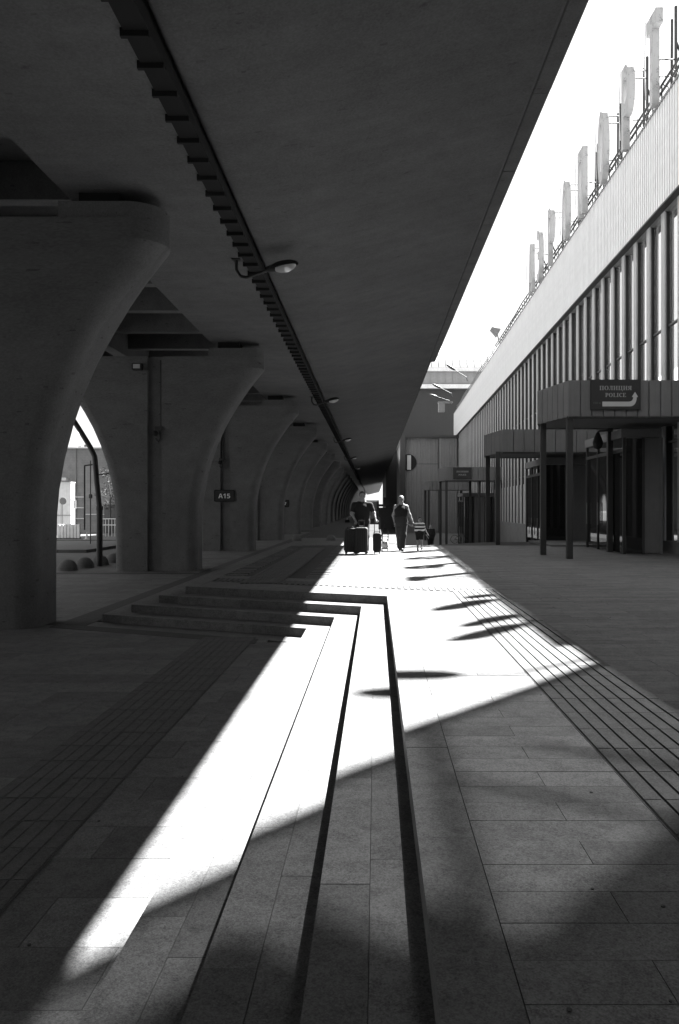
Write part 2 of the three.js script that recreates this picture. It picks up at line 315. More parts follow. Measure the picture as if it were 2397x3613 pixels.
// ================================================================== VIADUCT
const PITCH = 10.8, VROT = 0.004, ZEND = 290;
const via = thing('viaduct', 'long concrete road viaduct with curved soffit and overhanging edge on flared piers', 'viaduct'); via.rotation.y = VROT;
{
  const gx0 = -4.65, gx1 = -2.47, z0 = -120, z1 = ZEND;
  part(via, 'box_girder', profile([[gx0, 6.05], [gx1, 6.05], [gx1, 7.28], [gx0, 7.28]], z0, z1), M.soffit);
  const wing = [[-2.2, 6.9], [-2.2, 6.24], [-2.14, 6.19], [-2.02, 6.19], [-1.5, 6.26], [-1.0, 6.355], [-0.5, 6.465], [0, 6.59], [0.5, 6.72], [1.0, 6.845], [1.5, 6.96], [2.19, 7.1]];
  {
    for (let a = -18, b; a < z1; a = b) { b = a > 100 ? z1 : a + 5.4; const za = a === -18 ? z0 : a + 0.0008;
      const g = strip(wing, za, b - 0.0008); const p = g.attributes.position, uv = new Float32Array(p.count * 2), du = 0, dv = 0; for (let i = 0; i < p.count; i++) { uv[i * 2] = p.getX(i) + du; uv[i * 2 + 1] = p.getZ(i) + dv; }
      g.setAttribute('uv', new THREE.BufferAttribute(uv, 2)); part(via, 'curved_soffit', g.toNonIndexed(), M.soffit, { keepUV: true }); }
  }
  part(via, 'edge_beam', profile([[2.19, 7.1], [2.23, 7.12], [2.23, 7.6], [2.19, 7.6]], z0, z1), M.concrete);
  part(via, 'deck', profile([[-14.6, 7.32], [2.4, 7.32], [2.4, 7.62], [-14.6, 7.62]], z0, z1), M.concrete);
  part(via, 'road_surface', B(-14.2, 2.0, 7.621, 7.66, z0, z1), M.asphalt);
  part(via, 'parapet', profile([[2.06, 7.62], [2.38, 7.62], [2.34, 8.65], [2.14, 8.65]], z0, z1), M.white);
  part(via, 'parapet', profile([[-14.58, 7.62], [-14.26, 7.62], [-14.34, 8.65], [-14.5, 8.65]], z0, z1), M.white);
  part(via, 'box_girder', profile([[-9.85, 6.05], [-7.7, 6.05], [-7.7, 7.28], [-9.85, 7.28]], z0, z1), M.soffit);
  part(via, 'curved_soffit', strip([[-9.85, 6.2], [-11, 6.4], [-12.6, 6.8], [-14.5, 7.1], [-14.5, 7.4]], z0, z1), M.soffit);
  part(via, 'middle_slab', B(-7.7, -4.65, 6.95, 7.2, z0, z1), M.beam);
  const bg = boxUV(B(-7.7, -4.65, 6.32, 6.95, 0, 0.28));
  for (let z = -4; z < 92; z += 2.425) { const m = new THREE.Mesh(bg, M.concrete); m.name = 'cross_beam'; m.position.z = -z; m.castShadow = m.receiveShadow = true; via.add(m); }
  for (let z = -17.4; z < 31.8; z += 2.6) {
    const ze = Math.min(z + 2.6, 31.8), d = rr(-0.006, 0.006);
    part(via, 'edge_panel', profile([[2.245, 7.16 + d], [2.26, 7.13 + d], [2.47, 7.14 + d], [2.51, 7.2 + d], [2.51, 7.31], [2.245, 7.31]], z + 0.012, ze - 0.012), M.concrete);
  }
  // hanging plates under the longitudinal joint
  const pg = boxUV(join([B(-2.5, -2.215, 5.965, 6.2, 0.0, 0.05), B(-2.466, -2.215, 6.02, 6.2, 0.05, 0.572)]));
  for (let z = 5.0, n = 0; z < 132 && n < 225; z += 0.575, n++) { const m = new THREE.Mesh(pg, M.blackPlate); m.name = 'joint_plate'; m.position.z = -z; m.castShadow = m.receiveShadow = true; via.add(m); }
}

// ------------------------------------------------------------------ piers
function pierGeometry() {
  const d = 0.55, gw = 0.2, gd = 0.12;
  const lev = [[LOW - 0.02, 1.17], [0.5, 1.17], [1.2, 1.185], [1.6, 1.22], [2.1, 1.31], [2.6, 1.44], [3.1, 1.61], [3.6, 1.83], [4.05, 2.08], [4.5, 2.38], [4.85, 2.64], [5.15, 2.89], [5.3, 3.02], [5.305, 3.03], [5.6, 3.03]];
  const sec = (w, y) => {
    const rc = y > 5.302 ? 0.52 : 0.3 + 0.2 * Math.max(0, (y - 4) / 1.3), q = [];
    const arc = (cx, cz, a0) => { for (let k = 0; k <= 6; k++) { const a = a0 + k / 6 * Math.PI / 2; q.push([cx + rc * Math.cos(a), cz + rc * Math.sin(a)]); } };
    arc(w - rc, d - rc, 0); q.push([gw, d], [gw, d - gd], [-gw, d - gd], [-gw, d]);
    arc(-w + rc, d - rc, Math.PI / 2); arc(-w + rc, -d + rc, Math.PI); q.push([-gw, -d], [-gw, -d + gd], [gw, -d + gd], [gw, -d]); arc(w - rc, -d + rc, Math.PI * 1.5); return q;
  };
  const rings = lev.map(([y, w]) => sec(w, y).map(p => [p[0], y, p[1]])); const n = rings[0].length, pos = [], uv = [];
  const put = (p, u) => { pos.push(...p); uv.push(u, p[1]); };
  // perimeter coordinate from the base ring keeps the grain continuous
  const per = [0]; for (let k = 0; k < n; k++) { const a = rings[0][k], b = rings[0][(k + 1) % n]; per.push(per[k] + Math.hypot(a[0] - b[0], a[2] - b[2])); }
  for (let j = 0; j < rings.length - 1; j++) for (let k = 0; k < n; k++) {
    const k1 = (k + 1) % n, a = rings[j][k], b = rings[j][k1], c = rings[j + 1][k1], e = rings[j + 1][k];
    put(a, per[k]); put(c, per[k + 1]); put(b, per[k + 1]); put(a, per[k]); put(e, per[k]); put(c, per[k + 1]);
  }
  const top = rings[rings.length - 1], c0 = [0, top[0][1], 0];
  for (let k = 0; k < n; k++) { const a = top[k], b = top[(k + 1) % n]; for (const p of [c0, b, a]) { pos.push(...p); uv.push(p[0], p[2]); } }
  const g = new THREE.BufferGeometry(); g.setAttribute('position', new THREE.Float32BufferAttribute(pos, 3)); g.setAttribute('uv', new THREE.Float32BufferAttribute(uv, 2));
  // smooth up the height, keep groove edges: average normals per position when faces are within 50 degrees
  return creased(g, 0.55);
}
function creased(g, lim) {
  const p = g.attributes.position, n = p.count, fn = [], map = new Map();
  const a = new THREE.Vector3(), b = new THREE.Vector3(), c = new THREE.Vector3();
  for (let i = 0; i < n; i += 3) { a.fromBufferAttribute(p, i); b.fromBufferAttribute(p, i + 1); c.fromBufferAttribute(p, i + 2); const m = b.clone().sub(a).cross(c.clone().sub(a)); const ar = m.length(); if (ar > 1e-12) m.divideScalar(ar); m.ar = ar; fn.push(m); for (let k = 0; k < 3; k++) { const q = [a, b, c][k], key = Math.round(q.x * 4000) + ',' + Math.round(q.y * 4000) + ',' + Math.round(q.z * 4000); if (!map.has(key)) map.set(key, []); map.get(key).push(i / 3); } }
  const nor = new Float32Array(n * 3), cs = Math.cos(lim);
  for (let i = 0; i < n; i++) { const f = fn[Math.floor(i / 3)], key = Math.round(p.getX(i) * 4000) + ',' + Math.round(p.getY(i) * 4000) + ',' + Math.round(p.getZ(i) * 4000); const s = new THREE.Vector3(); for (const j of map.get(key)) if (fn[j].dot(f) > cs) s.addScaledVector(fn[j], fn[j].ar); s.normalize(); nor.set([s.x, s.y, s.z], i * 3); }
  g.setAttribute('normal', new THREE.BufferAttribute(nor, 3)); return g;
}
const pierG = pierGeometry();
function bearingBlock(s) {                                            // raised seat with a rounded outer end
  const sh = new THREE.Shape(), d = 0.53, w0 = 1.53, w1 = 3.02, r = 0.5;
  sh.moveTo(w0, -d); sh.lineTo(w1 - r, -d); sh.absarc(w1 - r, -d + r, r, -Math.PI / 2, 0); sh.absarc(w1 - r, d - r, r, 0, Math.PI / 2); sh.lineTo(w0, d); sh.closePath();
  const g = new THREE.ExtrudeGeometry(sh, { depth: 0.24, bevelEnabled: false, curveSegments: 8 }); g.rotateX(-Math.PI / 2); g.translate(0, 5.6, 0); if (s < 0) g.rotateY(Math.PI); return g;
}
const PX = -6.18, pierZ = []; for (let k = 0; k < 26; k++) pierZ.push(11.75 + k * PITCH); pierZ.push(0.95, -9.85, -20.65, -31.45);
const pierNote = k => k === 3 ? 'plain flared concrete pier between the A15 and A17 plates' : k > 25 ? 'plain flared concrete pier behind the viewer' : k > 10 ? 'flared concrete pier in the bright far end of the viaduct' : 'plain flared concrete pier past the A17 plate in the shaded row';
const pierLabels = { 0: 'flared concrete pier before the arched view of the brick building', 1: 'flared concrete pier with conduit and box lamp on its face', 2: 'flared concrete pier carrying the A15 plate', 4: 'flared concrete pier carrying the A17 plate' };
pierZ.forEach((Z, k) => {
  const x = PX - VROT * Z, t = thing('viaduct_pier', pierLabels[k] || pierNote(k), 'pier', [x, LOW, -(Z + 0.55)], 'piers carrying the viaduct');
  const pg = pierG.clone(); { const uv = pg.attributes.uv, du = rr(0, 3), dv = rr(0, 3); for (let i = 0; i < uv.count; i++) uv.setXY(i, uv.getX(i) + du, uv.getY(i) + dv); }
  const sh = new THREE.Mesh(pg, M.concrete); sh.name = 'shaft'; sh.position.y = -LOW; sh.castShadow = sh.receiveShadow = true; t.add(sh);
  for (const s of [-1, 1]) {
    part(t, 'bearing_seat', bearingBlock(s), M.concrete, { local: true }).position.y = -LOW;
    part(t, 'bearing', B(s * 2.05 - 0.3, s * 2.05 + 0.3, 5.84 - LOW, 6.06 - LOW, -0.3, 0.3), M.blackPlate, { local: true });
  }
});

// ------------------------------------------------------------------ lamps under the viaduct
function viaLamp(Z) {
  const x = -VROT * Z, t = thing('soffit_lamp', ({ 15.2: 'large cobra head lamp on a hooked arm between the arch piers', 34: 'cobra head lamp hooked to the joint above the A15 plate' })[Z] || 'small cobra head lamp deeper along the viaduct joint', 'lamp', [-2.6 + x, 6.05, -Z], 'lamps along the joint of the viaduct soffit');
  part(t, 'mounting_plate', B(-0.08, 0.08, -0.02, 0.0, -0.08, 0.08), M.darkSteel, { local: true });
  part(t, 'arm', tube([[0, -0.01, 0], [0, -0.2, 0.0], [0.07, -0.32, 0.01], [0.2, -0.35, 0.02], [0.45, -0.27, 0.03], [0.66, -0.2, 0.04]], 0.03, 6, 8), M.darkSteel, { local: true });
  const hg = new THREE.SphereGeometry(1, 18, 10, 0, Math.PI * 2, 0, Math.PI / 2); hg.scale(0.3, 0.12, 0.14); hg.rotateZ(0.22); hg.translate(0.9, -0.16, 0.05);
  const neck = new THREE.CylinderGeometry(0.05, 0.085, 0.22, 10); neck.rotateZ(Math.PI / 2 + 0.22); neck.translate(0.66, -0.19, 0.04);
  part(t, 'housing', [hg, neck], M.darkSteel, { local: true });
  const lg = new THREE.SphereGeometry(1, 18, 8, 0, Math.PI * 2, Math.PI / 2, Math.PI / 2); lg.scale(0.22, 0.11, 0.12); lg.rotateZ(0.22); lg.translate(0.93, -0.155, 0.05);
  part(t, 'lens', lg, M.lens, { local: true });
}
[15.2, 34, 53.5, 73, 92.5].forEach(viaLamp);

// ------------------------------------------------------------------ plates, conduits and fittings on the piers
function plate(text, k, y, w = 0.87, h = 0.5) {
  const c = document.createElement('canvas'); c.width = 256; c.height = 150; const x = c.getContext('2d');
  x.fillStyle = '#1c1c1c'; x.fillRect(0, 0, 256, 150); x.fillStyle = '#e0e0e0'; x.font = 'bold 96px sans-serif'; x.textAlign = 'center'; x.textBaseline = 'middle'; x.fillText(text, 128, 80);
  const t = new THREE.CanvasTexture(c); t.colorSpace = THREE.SRGBColorSpace;
  const Z = pierZ[k], px = PX - VROT * Z, o = thing('bay_plate', `dark rounded plate reading ${text} on a concrete pier`, 'sign', [px - 0.02, y, -(Z - 0.06)], 'bay number plates on the piers');
  const s = new THREE.Shape(), r = 0.06; s.moveTo(-w / 2 + r, -h / 2); s.lineTo(w / 2 - r, -h / 2); s.absarc(w / 2 - r, -h / 2 + r, r, -Math.PI / 2, 0); s.absarc(w / 2 - r, h / 2 - r, r, 0, Math.PI / 2); s.absarc(-w / 2 + r, h / 2 - r, r, Math.PI / 2, Math.PI); s.absarc(-w / 2 + r, -h / 2 + r, r, Math.PI, Math.PI * 1.5);
  part(o, 'panel', new THREE.ExtrudeGeometry(s, { depth: 0.04, bevelEnabled: false }), M.blackPlate, { local: true }).position.z = -0.04;
  const f = new THREE.PlaneGeometry(w - 0.1, h - 0.08); const m = part(o, 'lettering', f, new THREE.MeshStandardMaterial({ map: t, roughness: 0.6 }), { local: true, keepUV: true }); m.position.z = 0.003;
  part(o, 'bracket', B(-0.2, 0.2, -0.04, 0.04, 0.04, 0.07), M.darkSteel, { local: true });
}
plate('A15', 2, 1.82); plate('A17', 4, 1.62);
function conduit(k, dx, ytop, ybot) {
  const Z = pierZ[k] + 0.06, x = PX - VROT * pierZ[k] + dx, t = thing('conduit', k === 1 ? 'thin vertical conduit in the groove of the pier beside the arch' : 'thin vertical conduit with a small camera beside the A15 plate pier', 'pipe', [x, ybot, -Z], 'conduits on the piers');
  part(t, 'pipe', rod([x, ybot, -Z], [x, ytop, -Z], 0.028), M.darkSteel);
  for (let y = ybot + 0.4; y < ytop; y += 0.9) part(t, 'clip', B(x - 0.045, x + 0.045, y, y + 0.03, Z - 0.035, Z + 0.03), M.darkSteel);
  const cam = thing('wall_camera', k === 1 ? 'small dark camera on the conduit of the pier beside the arch' : 'small dark camera above the A15 plate', 'camera', [x, ybot, -(Z - 0.03)], 'cameras on the piers');
  part(cam, 'mount', B(x - 0.14, x + 0.05, ybot - 0.06, ybot + 0.06, Z - 0.12, Z - 0.02), M.darkSteel);
  part(cam, 'hook', tube([[x - 0.02, ybot - 0.05, -(Z - 0.08)], [x, ybot - 0.28, -(Z - 0.1)], [x - 0.06, ybot - 0.36, -(Z - 0.1)], [x - 0.13, ybot - 0.28, -(Z - 0.1)]], 0.025), M.darkSteel);
  const d = new THREE.SphereGeometry(0.075, 12, 8); d.translate(x - 0.12, ybot - 0.14, -(Z - 0.13)); part(cam, 'lens_dome', d, M.caseB);
}
conduit(1, 0.17, 5.5, 3.55); conduit(2, -0.1, 5.5, 3.35);
{
  const Z = pierZ[1] - 0.02, [x, y] = at(491, 1297, Z); const t = thing('wall_floodlight', 'small box floodlight high on the pier beside the arch', 'lamp', [x, y, -Z]);
  part(t, 'housing', B(x - 0.14, x + 0.13, y - 0.09, y + 0.09, Z - 0.22, Z - 0.04), M.darkSteel); part(t, 'bracket', B(x - 0.04, x + 0.04, y - 0.05, y + 0.05, Z - 0.04, Z + 0.04), M.darkSteel);
  part(t, 'lens', B(x - 0.1, x + 0.09, y - 0.06, y + 0.06, Z - 0.225, Z - 0.22), M.lens);
}

// ================================================================== TERMINAL BUILDING
const BX = 7.8, BROT = -0.019;
const term = thing('terminal_building', 'long terminal building with white ribbed fascia over tall pale fins and glass', 'building', [BX, 0, 0]); term.rotation.y = BROT;
const tp = (name, g, m, o = {}) => part(term, name, g, m, { local: true, ...o });
const ZT0 = 13.95, ZT1 = 99;
{
  // ribbed fascia as one folded sheet
  const pos = []; const pitch = 0.2; const pr = [[0, 0], [0.12, 0], [0.13, 0.085], [0.19, 0.085]]; const line = [];
  for (let z = ZT0; z < ZT1; z += pitch) for (const [a, b] of pr) line.push([b, z + a]);
  line.push([0, ZT1]);
  const y0 = 10.05, y1 = 13.0; for (let k = 0; k < line.length - 1; k++) { const a = line[k], b = line[k + 1]; pos.push(a[0], y0, -a[1], b[0], y0, -b[1], b[0], y1, -b[1], a[0], y0, -a[1], b[0], y1, -b[1], a[0], y1, -a[1]); }
  const g = new THREE.BufferGeometry(); g.setAttribute('position', new THREE.Float32BufferAttribute(pos, 3)); g.computeVertexNormals(); tp('ribbed_fascia', g, M.fascia);
  tp('fascia_backing', B(0.09, 0.2, 10.06, 12.98, ZT0, ZT1), M.wallGrey);
  tp('fascia_trim', B(-0.02, 0.2, 10.0, 10.05, ZT0, ZT1), M.darkSteel);
  tp('coping', B(-0.03, 0.3, 13.0, 13.05, ZT0, ZT1), M.steel);
  tp('roof', B(0.2, 34, 12.4, 12.6, ZT0, ZT1), M.wallGrey);
  tp('soffit', B(0.2, 1.0, 9.99, 10.03, ZT0, ZT1), M.steel);
  tp('back_wall', B(1.0, 1.2, -1.7, 12.4, ZT0, ZT1), M.wallGrey);
  tp('end_wall', B(1.2, 34, -1.7, 12.4, ZT1 - 0.3, ZT1), M.wallGrey);
  tp('plinth', B(0.1, 1.0, -1.65, 0.35, 30.5, ZT1), M.plinth);
  tp('plinth', B(0.2, 1.0, -0.05, 0.35, ZT0, 30.45), M.plinth);
  const fg = boxUV(profile([[0.2, 0], [0.25, 0], [0.25, 9.64], [0.2, 9.64]], 0, 0.3)), wg = boxUV(B(0.25, 0.42, 0.002, 9.63, 0.03, 0.27)), gl = boxUV(B(0.335, 0.355, 0, 9.64, 0, 1.03)), mg = boxUV(B(0.3, 0.33, 0, 0.06, 0, 1.03)), pl = boxUV(B(0.31, 0.33, 0, 2.4, 0, 1.03));
  for (let z = 15.2, n = 0; z < ZT1 - 1; z += 1.35, n++) {
    const fin = new THREE.Mesh(fg, M.fin); fin.name = 'fin'; fin.position.set(0, 0.35, -z); term.add(fin);
    const web = new THREE.Mesh(wg, M.darkSteel); web.name = 'fin_web'; web.position.set(0, 0.35, -z); term.add(web);
    const pane = new THREE.Mesh(gl, M.solar); pane.name = 'glass_pane'; pane.position.set(rr(-0.004, 0.004), 0.35, -z - 0.3); pane.rotation.y = rr(-0.006, 0.006); term.add(pane);
    for (const y of [3.2, 6.6]) { const m = new THREE.Mesh(mg, M.darkSteel); m.name = 'glazing_bar'; m.position.set(0, y, -z - 0.3); term.add(m); }
    if (n > 14) { const q = new THREE.Mesh(pl, M.fin); q.name = 'spandrel_panel'; q.position.set(0, 0.36 + 0, -z - 0.3); term.add(q); }
    [fin, web, pane].forEach(o => { o.castShadow = o.receiveShadow = true; });
  }
}

// ------------------------------------------------------------------ rail of pipes along the roof edge
{
  const t = thing('roof_rail', 'dark pipe rail with ladder rungs along the terminal roof edge', 'railing', [BX, 13.05, 0]); t.rotation.y = BROT;
  const lp = (n, g) => part(t, n, g, M.darkSteel, { local: true });
  for (const [x, y, r] of [[0.12, 0.1, 0.045], [0.1, 0.38, 0.04], [0.3, 0.42, 0.05], [0.12, 0.62, 0.035]]) {
    const pts = []; for (let z = 15; z <= 96; z += 3) pts.push([x + rr(-0.02, 0.02), y + rr(-0.015, 0.015) - Math.max(0, (z - 44) / 52) * y * 0.35 * (1 + Math.sin(z * 0.5)) * 0.5, -z]);
    lp('pipe', tube(pts, r, 2, 6));
  }
  const rg = boxUV(join([rod([0.12, -0.0, 0], [0.12, 0.64, 0], 0.022, 6), rod([0.1, 0.1, 0], [0.1, 0.38, -0.38], 0.018, 6), rod([0.12, 0.38, -0.4], [0.12, 0.62, -0.75], 0.018, 6)]));
  for (let z = 15.3; z < 58; z += 0.8) { const m = new THREE.Mesh(rg, M.darkSteel); m.name = 'rung'; m.position.z = -z; t.add(m); }
}

// ------------------------------------------------------------------ roof letters
function letterShapes(ch) {
  const w = 1.5, h = 2.66, s = 0.42; const S = (pts, holes = []) => { const q = new THREE.Shape(pts.map(p => new THREE.Vector2(...p))); holes.forEach(hh => q.holes.push(new THREE.Path(hh.map(p => new THREE.Vector2(...p))))); return q; };
  const ell = (cx, cy, a, b, t0 = 0, t1 = Math.PI * 2, n = 22) => { const r = []; for (let k = 0; k <= n; k++) { const t = t0 + (t1 - t0) * k / n; r.push([cx + a * Math.cos(t), cy + b * Math.sin(t)]); } return r; };
  const P = Math.PI;
  switch (ch) {
    case 'А': return [S([[0, 0], [s, 0], [0.55, 0.62], [1.15, 0.62], [1.28, 0], [1.7, 0], [1.1, h], [0.6, h]], [[[0.64, 1.0], [1.06, 1.0], [0.87, 2.05], [0.83, 2.05]]])];
    case 'Э': return [S([...ell(0.55, h / 2, 0.95, h / 2, -P / 2, P / 2), [0, h], [0, h - s], ...ell(0.5, h / 2, 0.58, h / 2 - s, P / 2, 0.16), [0.35, h / 2 + 0.2], [0.35, h / 2 - 0.2], ...ell(0.5, h / 2, 0.58, h / 2 - s, -0.16, -P / 2), [0, s], [0, 0]])];
    case 'Р': return [S([[0, 0], [s, 0], [s, 1.05], ...ell(0.75, 1.85, 0.75, 0.81, -P / 2, P / 2), [0, h]], [[[s, 1.45], [s, 2.26], ...ell(0.72, 1.855, 0.4, 0.405, P / 2, -P / 2)]])];
    case 'О': return [S(ell(0.8, h / 2, 0.8, h / 2), [ell(0.8, h / 2, 0.4, h / 2 - s, P * 2, 0)])];
    case 'П': return [S([[0, 0], [s, 0], [s, h - s], [w - s, h - s], [w - s, 0], [w, 0], [w, h], [0, h]])];
    case 'Т': return [S([[w / 2 - s / 2, 0], [w / 2 + s / 2, 0], [w / 2 + s / 2, h - s], [w, h - s], [w, h], [0, h], [0, h - s], [w / 2 - s / 2, h - s]])];
  }
}
const word = ['А', 'Э', 'Р', 'О', 'П', 'О', 'Р', 'Т'], LZ = [43.3, 40.9, 38.0, 34.7, 31.8, 28.6, 25.6, 23.0];
const letterLabel = ['white A shaped roof letter at the head of the word', 'white roof letter like a reversed rounded E', 'white P shaped roof letter following the reversed E', 'white O shaped roof letter following the first P shape', 'white roof letter like a square gate between two O shapes', 'white O shaped roof letter following the square gate letter', 'white P shaped roof letter next to the T shape', 'white T shaped roof letter with overhanging top bar'];
word.forEach((ch, i) => {
  const Z = LZ[i] + 0.0, x = BX + 0.019 * Z - 0.1, t = thing('roof_letter', letterLabel[i], 'letter', [x, 13.0, -Z], 'big letters along the terminal roof');
  const g = new THREE.ExtrudeGeometry(letterShapes(ch), { depth: 0.2, bevelEnabled: true, bevelThickness: 0.01, bevelSize: 0.01, bevelSegments: 1, curveSegments: 10 });
  g.scale(0.52, 1, 1); g.rotateY(-Math.PI / 2); const bb = (g.computeBoundingBox(), g.boundingBox); g.translate(0.15, 0.1, -bb.max.z);
  part(t, 'body', g, M.letter, { local: true });
  const wdt = bb.max.z - bb.min.z;
  // thin neon tube outline in front and props behind
  part(t, 'front_tube', tube([[-0.24, 0.25, -wdt * 0.5 + 0.1], [-0.25, 1.2, -wdt * 0.5], [-0.24, 2.5, -wdt * 0.5 + 0.1]], 0.018, 4, 6), M.lightGrey, { local: true });
  for (const y of (i % 3 === 1 ? [1.4] : [2.25, 2.5])) part(t, 'stay', rod([0.15, y, -0.25], [0.62, y, -0.25], 0.022, 6), M.darkSteel, { local: true });
  part(t, 'stay', rod([0.15, 0.9, -0.25], [0.62, 0.9, -0.25], 0.02, 6), M.darkSteel, { local: true });
  part(t, 'back_post', rod([0.62, -0.4, -0.25], [0.62, 2.95, -0.25], 0.045, 6), M.darkSteel, { local: true });
  part(t, 'back_post', rod([0.62, -0.4, -0.6], [0.62, 2.75, -0.55], 0.04, 6), M.darkSteel, { local: true });
  part(t, 'brace', rod([0.63, 1.9, -0.25], [1.7, -0.4, -0.25], 0.04, 6), M.darkSteel, { local: true });
});

// ------------------------------------------------------------------ rooftop masts beside the word (their shadows cross the paving)
function roofMast(Z, label, heads) {
  const x = BX + 0.019 * Z + 0.1, t = thing('roof_floodlight', label, 'lamp', [x, 13.0, -Z], 'floodlight masts on the terminal roof');
  part(t, 'mast', rod([0, -0.4, 0], [0, 2.7, 0], 0.06, 8), M.darkSteel, { local: true });
  heads.forEach(([y, dz, l, r]) => { const g = new THREE.SphereGeometry(1, 14, 10); g.scale(0.16, l / 2, r); g.translate(-0.05, y, dz); part(t, 'lamp_head', g, M.darkSteel, { local: true }); });
}
{ // leaning lamp beside the stair tower
  const Z = 14.35, x = BX + 0.25, t = thing('roof_floodlight', 'leaning lamp arm on the roof beside the glazed stair tower', 'lamp', [x, 13.0, -Z], 'floodlight masts on the terminal roof');
  part(t, 'mast', rod([0, -0.4, 0.3], [0, 1.5, 0], 0.035, 8), M.darkSteel, { local: true }); part(t, 'arm', rod([0, 1.5, 0], [0, 2.6, -0.6], 0.03, 8), M.darkSteel, { local: true });
  const g = new THREE.SphereGeometry(1, 14, 10); g.scale(0.14, 0.95, 0.17); g.rotateX(-0.5); g.translate(-0.02, 3.2, -0.93); part(t, 'lamp_head', g, M.darkSteel, { local: true });
}
roofMast(16.6, 'twin floodlight mast on the roof between tower and letters', [[1.6, 0.1, 1.9, 0.2], [1.3, -0.6, 1.7, 0.16]]);
roofMast(18.9, 'stout floodlight mast on the roof next to the letter Т', [[1.7, 0, 2.0, 0.26], [1.0, -0.6, 1.0, 0.12]]);

// ------------------------------------------------------------------ glazed stair tower and solid block out of the frame that shade the near paving
{
  const t = thing('stair_tower', 'tall tinted glass stair tower rising above the terminal roof', 'tower', [BX + 0.28, -0.1, -13.9]);
  const x0 = BX + 0.28, x1 = x0 + 3.2, Z0 = 11.25, Z1 = 13.9, top = 23;
  part(t, 'base_wall', B(x0, x1, -0.1, 13.0, Z0, Z1), M.wallGrey);
  for (const [y, e] of [[13.05, 16.2], [16.25, 19.4], [19.45, top]]) for (const x of [x0, x1]) part(t, 'glass_pane', B(x, x + 0.012, y, e, Z0 + 0.05, Z1 - 0.05), M.tint);
  for (const x of [x0, x1]) for (const z of [Z0, Z1]) part(t, 'mullion', B(x - 0.04, x + 0.06, 13.0, top, z - 0.05, z + 0.05), M.darkSteel);
  for (const y of [16.2, 19.4]) for (const x of [x0, x1]) part(t, 'transom', B(x - 0.035, x + 0.055, y, y + 0.05, Z0, Z1), M.darkSteel);
  const fs = new THREE.Shape([[Z0, 16.6], [Z1, 19.4], [Z1, top], [Z0, top]].map(p => new THREE.Vector2(...p))); const fgm = new THREE.ExtrudeGeometry(fs, { depth: 0.14, bevelEnabled: false }); fgm.rotateY(Math.PI / 2); fgm.translate(x0 + 0.75, 0, 0);
  part(t, 'upper_stair', fgm, M.concrete);
  for (const [dy, w] of [[0.9, 0.05], [1.9, 0.06]]) part(t, 'handrail', bar([x0 + 0.85, 15.9 - dy, -Z0 - 0.06], [x0 + 0.85, 18.75 - dy, -Z1 + 0.06], w, w), M.darkSteel);
  part(t, 'roof', B(x0 - 0.1, x1 + 0.2, top, top + 0.3, Z0 - 0.1, Z1 + 0.05), M.wallGrey);
  part(t, 'glass_pane', B(x0 + 0.07, x1 - 0.05, 13.05, top, Z1 - 0.012, Z1), M.tint);
  const w = thing('warehouse', 'long dark brick warehouse on the other side of the road', 'building', [-20, LOW - 0.1, 20]);
  part(w, 'wall', B(-32, -20, LOW - 0.1, 13, -80, -6), M.darkBrick); part(w, 'roof', B(-32.2, -19.8, 13, 13.3, -80.2, -5.8), M.steel);
  const b = thing('hall_block', 'tall plain hall block standing behind the viewer beside the stair tower', 'building', [BX + 0.2, -0.1, -11.15]);
  part(b, 'wall', B(BX + 0.2, BX + 30, -0.1, 24, -60, 11.15), M.wallGrey);
}

// ------------------------------------------------------------------ entrance canopies
function signTexture(arrow) {
  const c = document.createElement('canvas'); c.width = 512; c.height = 308; const x = c.getContext('2d');
  x.fillStyle = '#1e1e1e'; x.fillRect(0, 0, 512, 308); x.fillStyle = '#8c8c8c'; x.textAlign = 'center'; x.textBaseline = 'middle';
  x.font = 'bold 62px serif'; x.fillText('ПОЛИЦИЯ', 256, arrow ? 84 : 108); x.font = 'bold 58px serif'; x.fillText('POLICE', 256, arrow ? 158 : 196);
  if (arrow) {
    x.fillStyle = '#4a4a4a'; x.font = 'bold 30px serif'; x.fillText('150 м', 62, 240); x.fillStyle = '#a8a8a8';
    x.beginPath(); x.moveTo(118, 226); x.lineTo(390, 226); x.quadraticCurveTo(436, 226, 440, 178); x.lineTo(424, 178); x.lineTo(458, 124); x.lineTo(490, 178); x.lineTo(476, 178); x.quadraticCurveTo(472, 276, 400, 276); x.lineTo(118, 276); x.closePath(); x.fill();
  }
  const t = new THREE.CanvasTexture(c); t.colorSpace = THREE.SRGBColorSpace; return t;
}
function policeSign(label, x, y, Z, w, h, arrow) {
  const t = thing('police_sign', label, 'sign', [x + w / 2, y, -Z]);
  part(t, 'panel', B(x, x + w, y, y + h, Z - 0.03, Z), M.blackPlate);
  const p = new THREE.PlaneGeometry(w - 0.02, h - 0.02); const m = part(t, 'lettering', p, new THREE.MeshStandardMaterial({ map: signTexture(arrow), roughness: 0.55 }), { local: true, keepUV: true }); m.position.set(0, h / 2, 0.033);
}
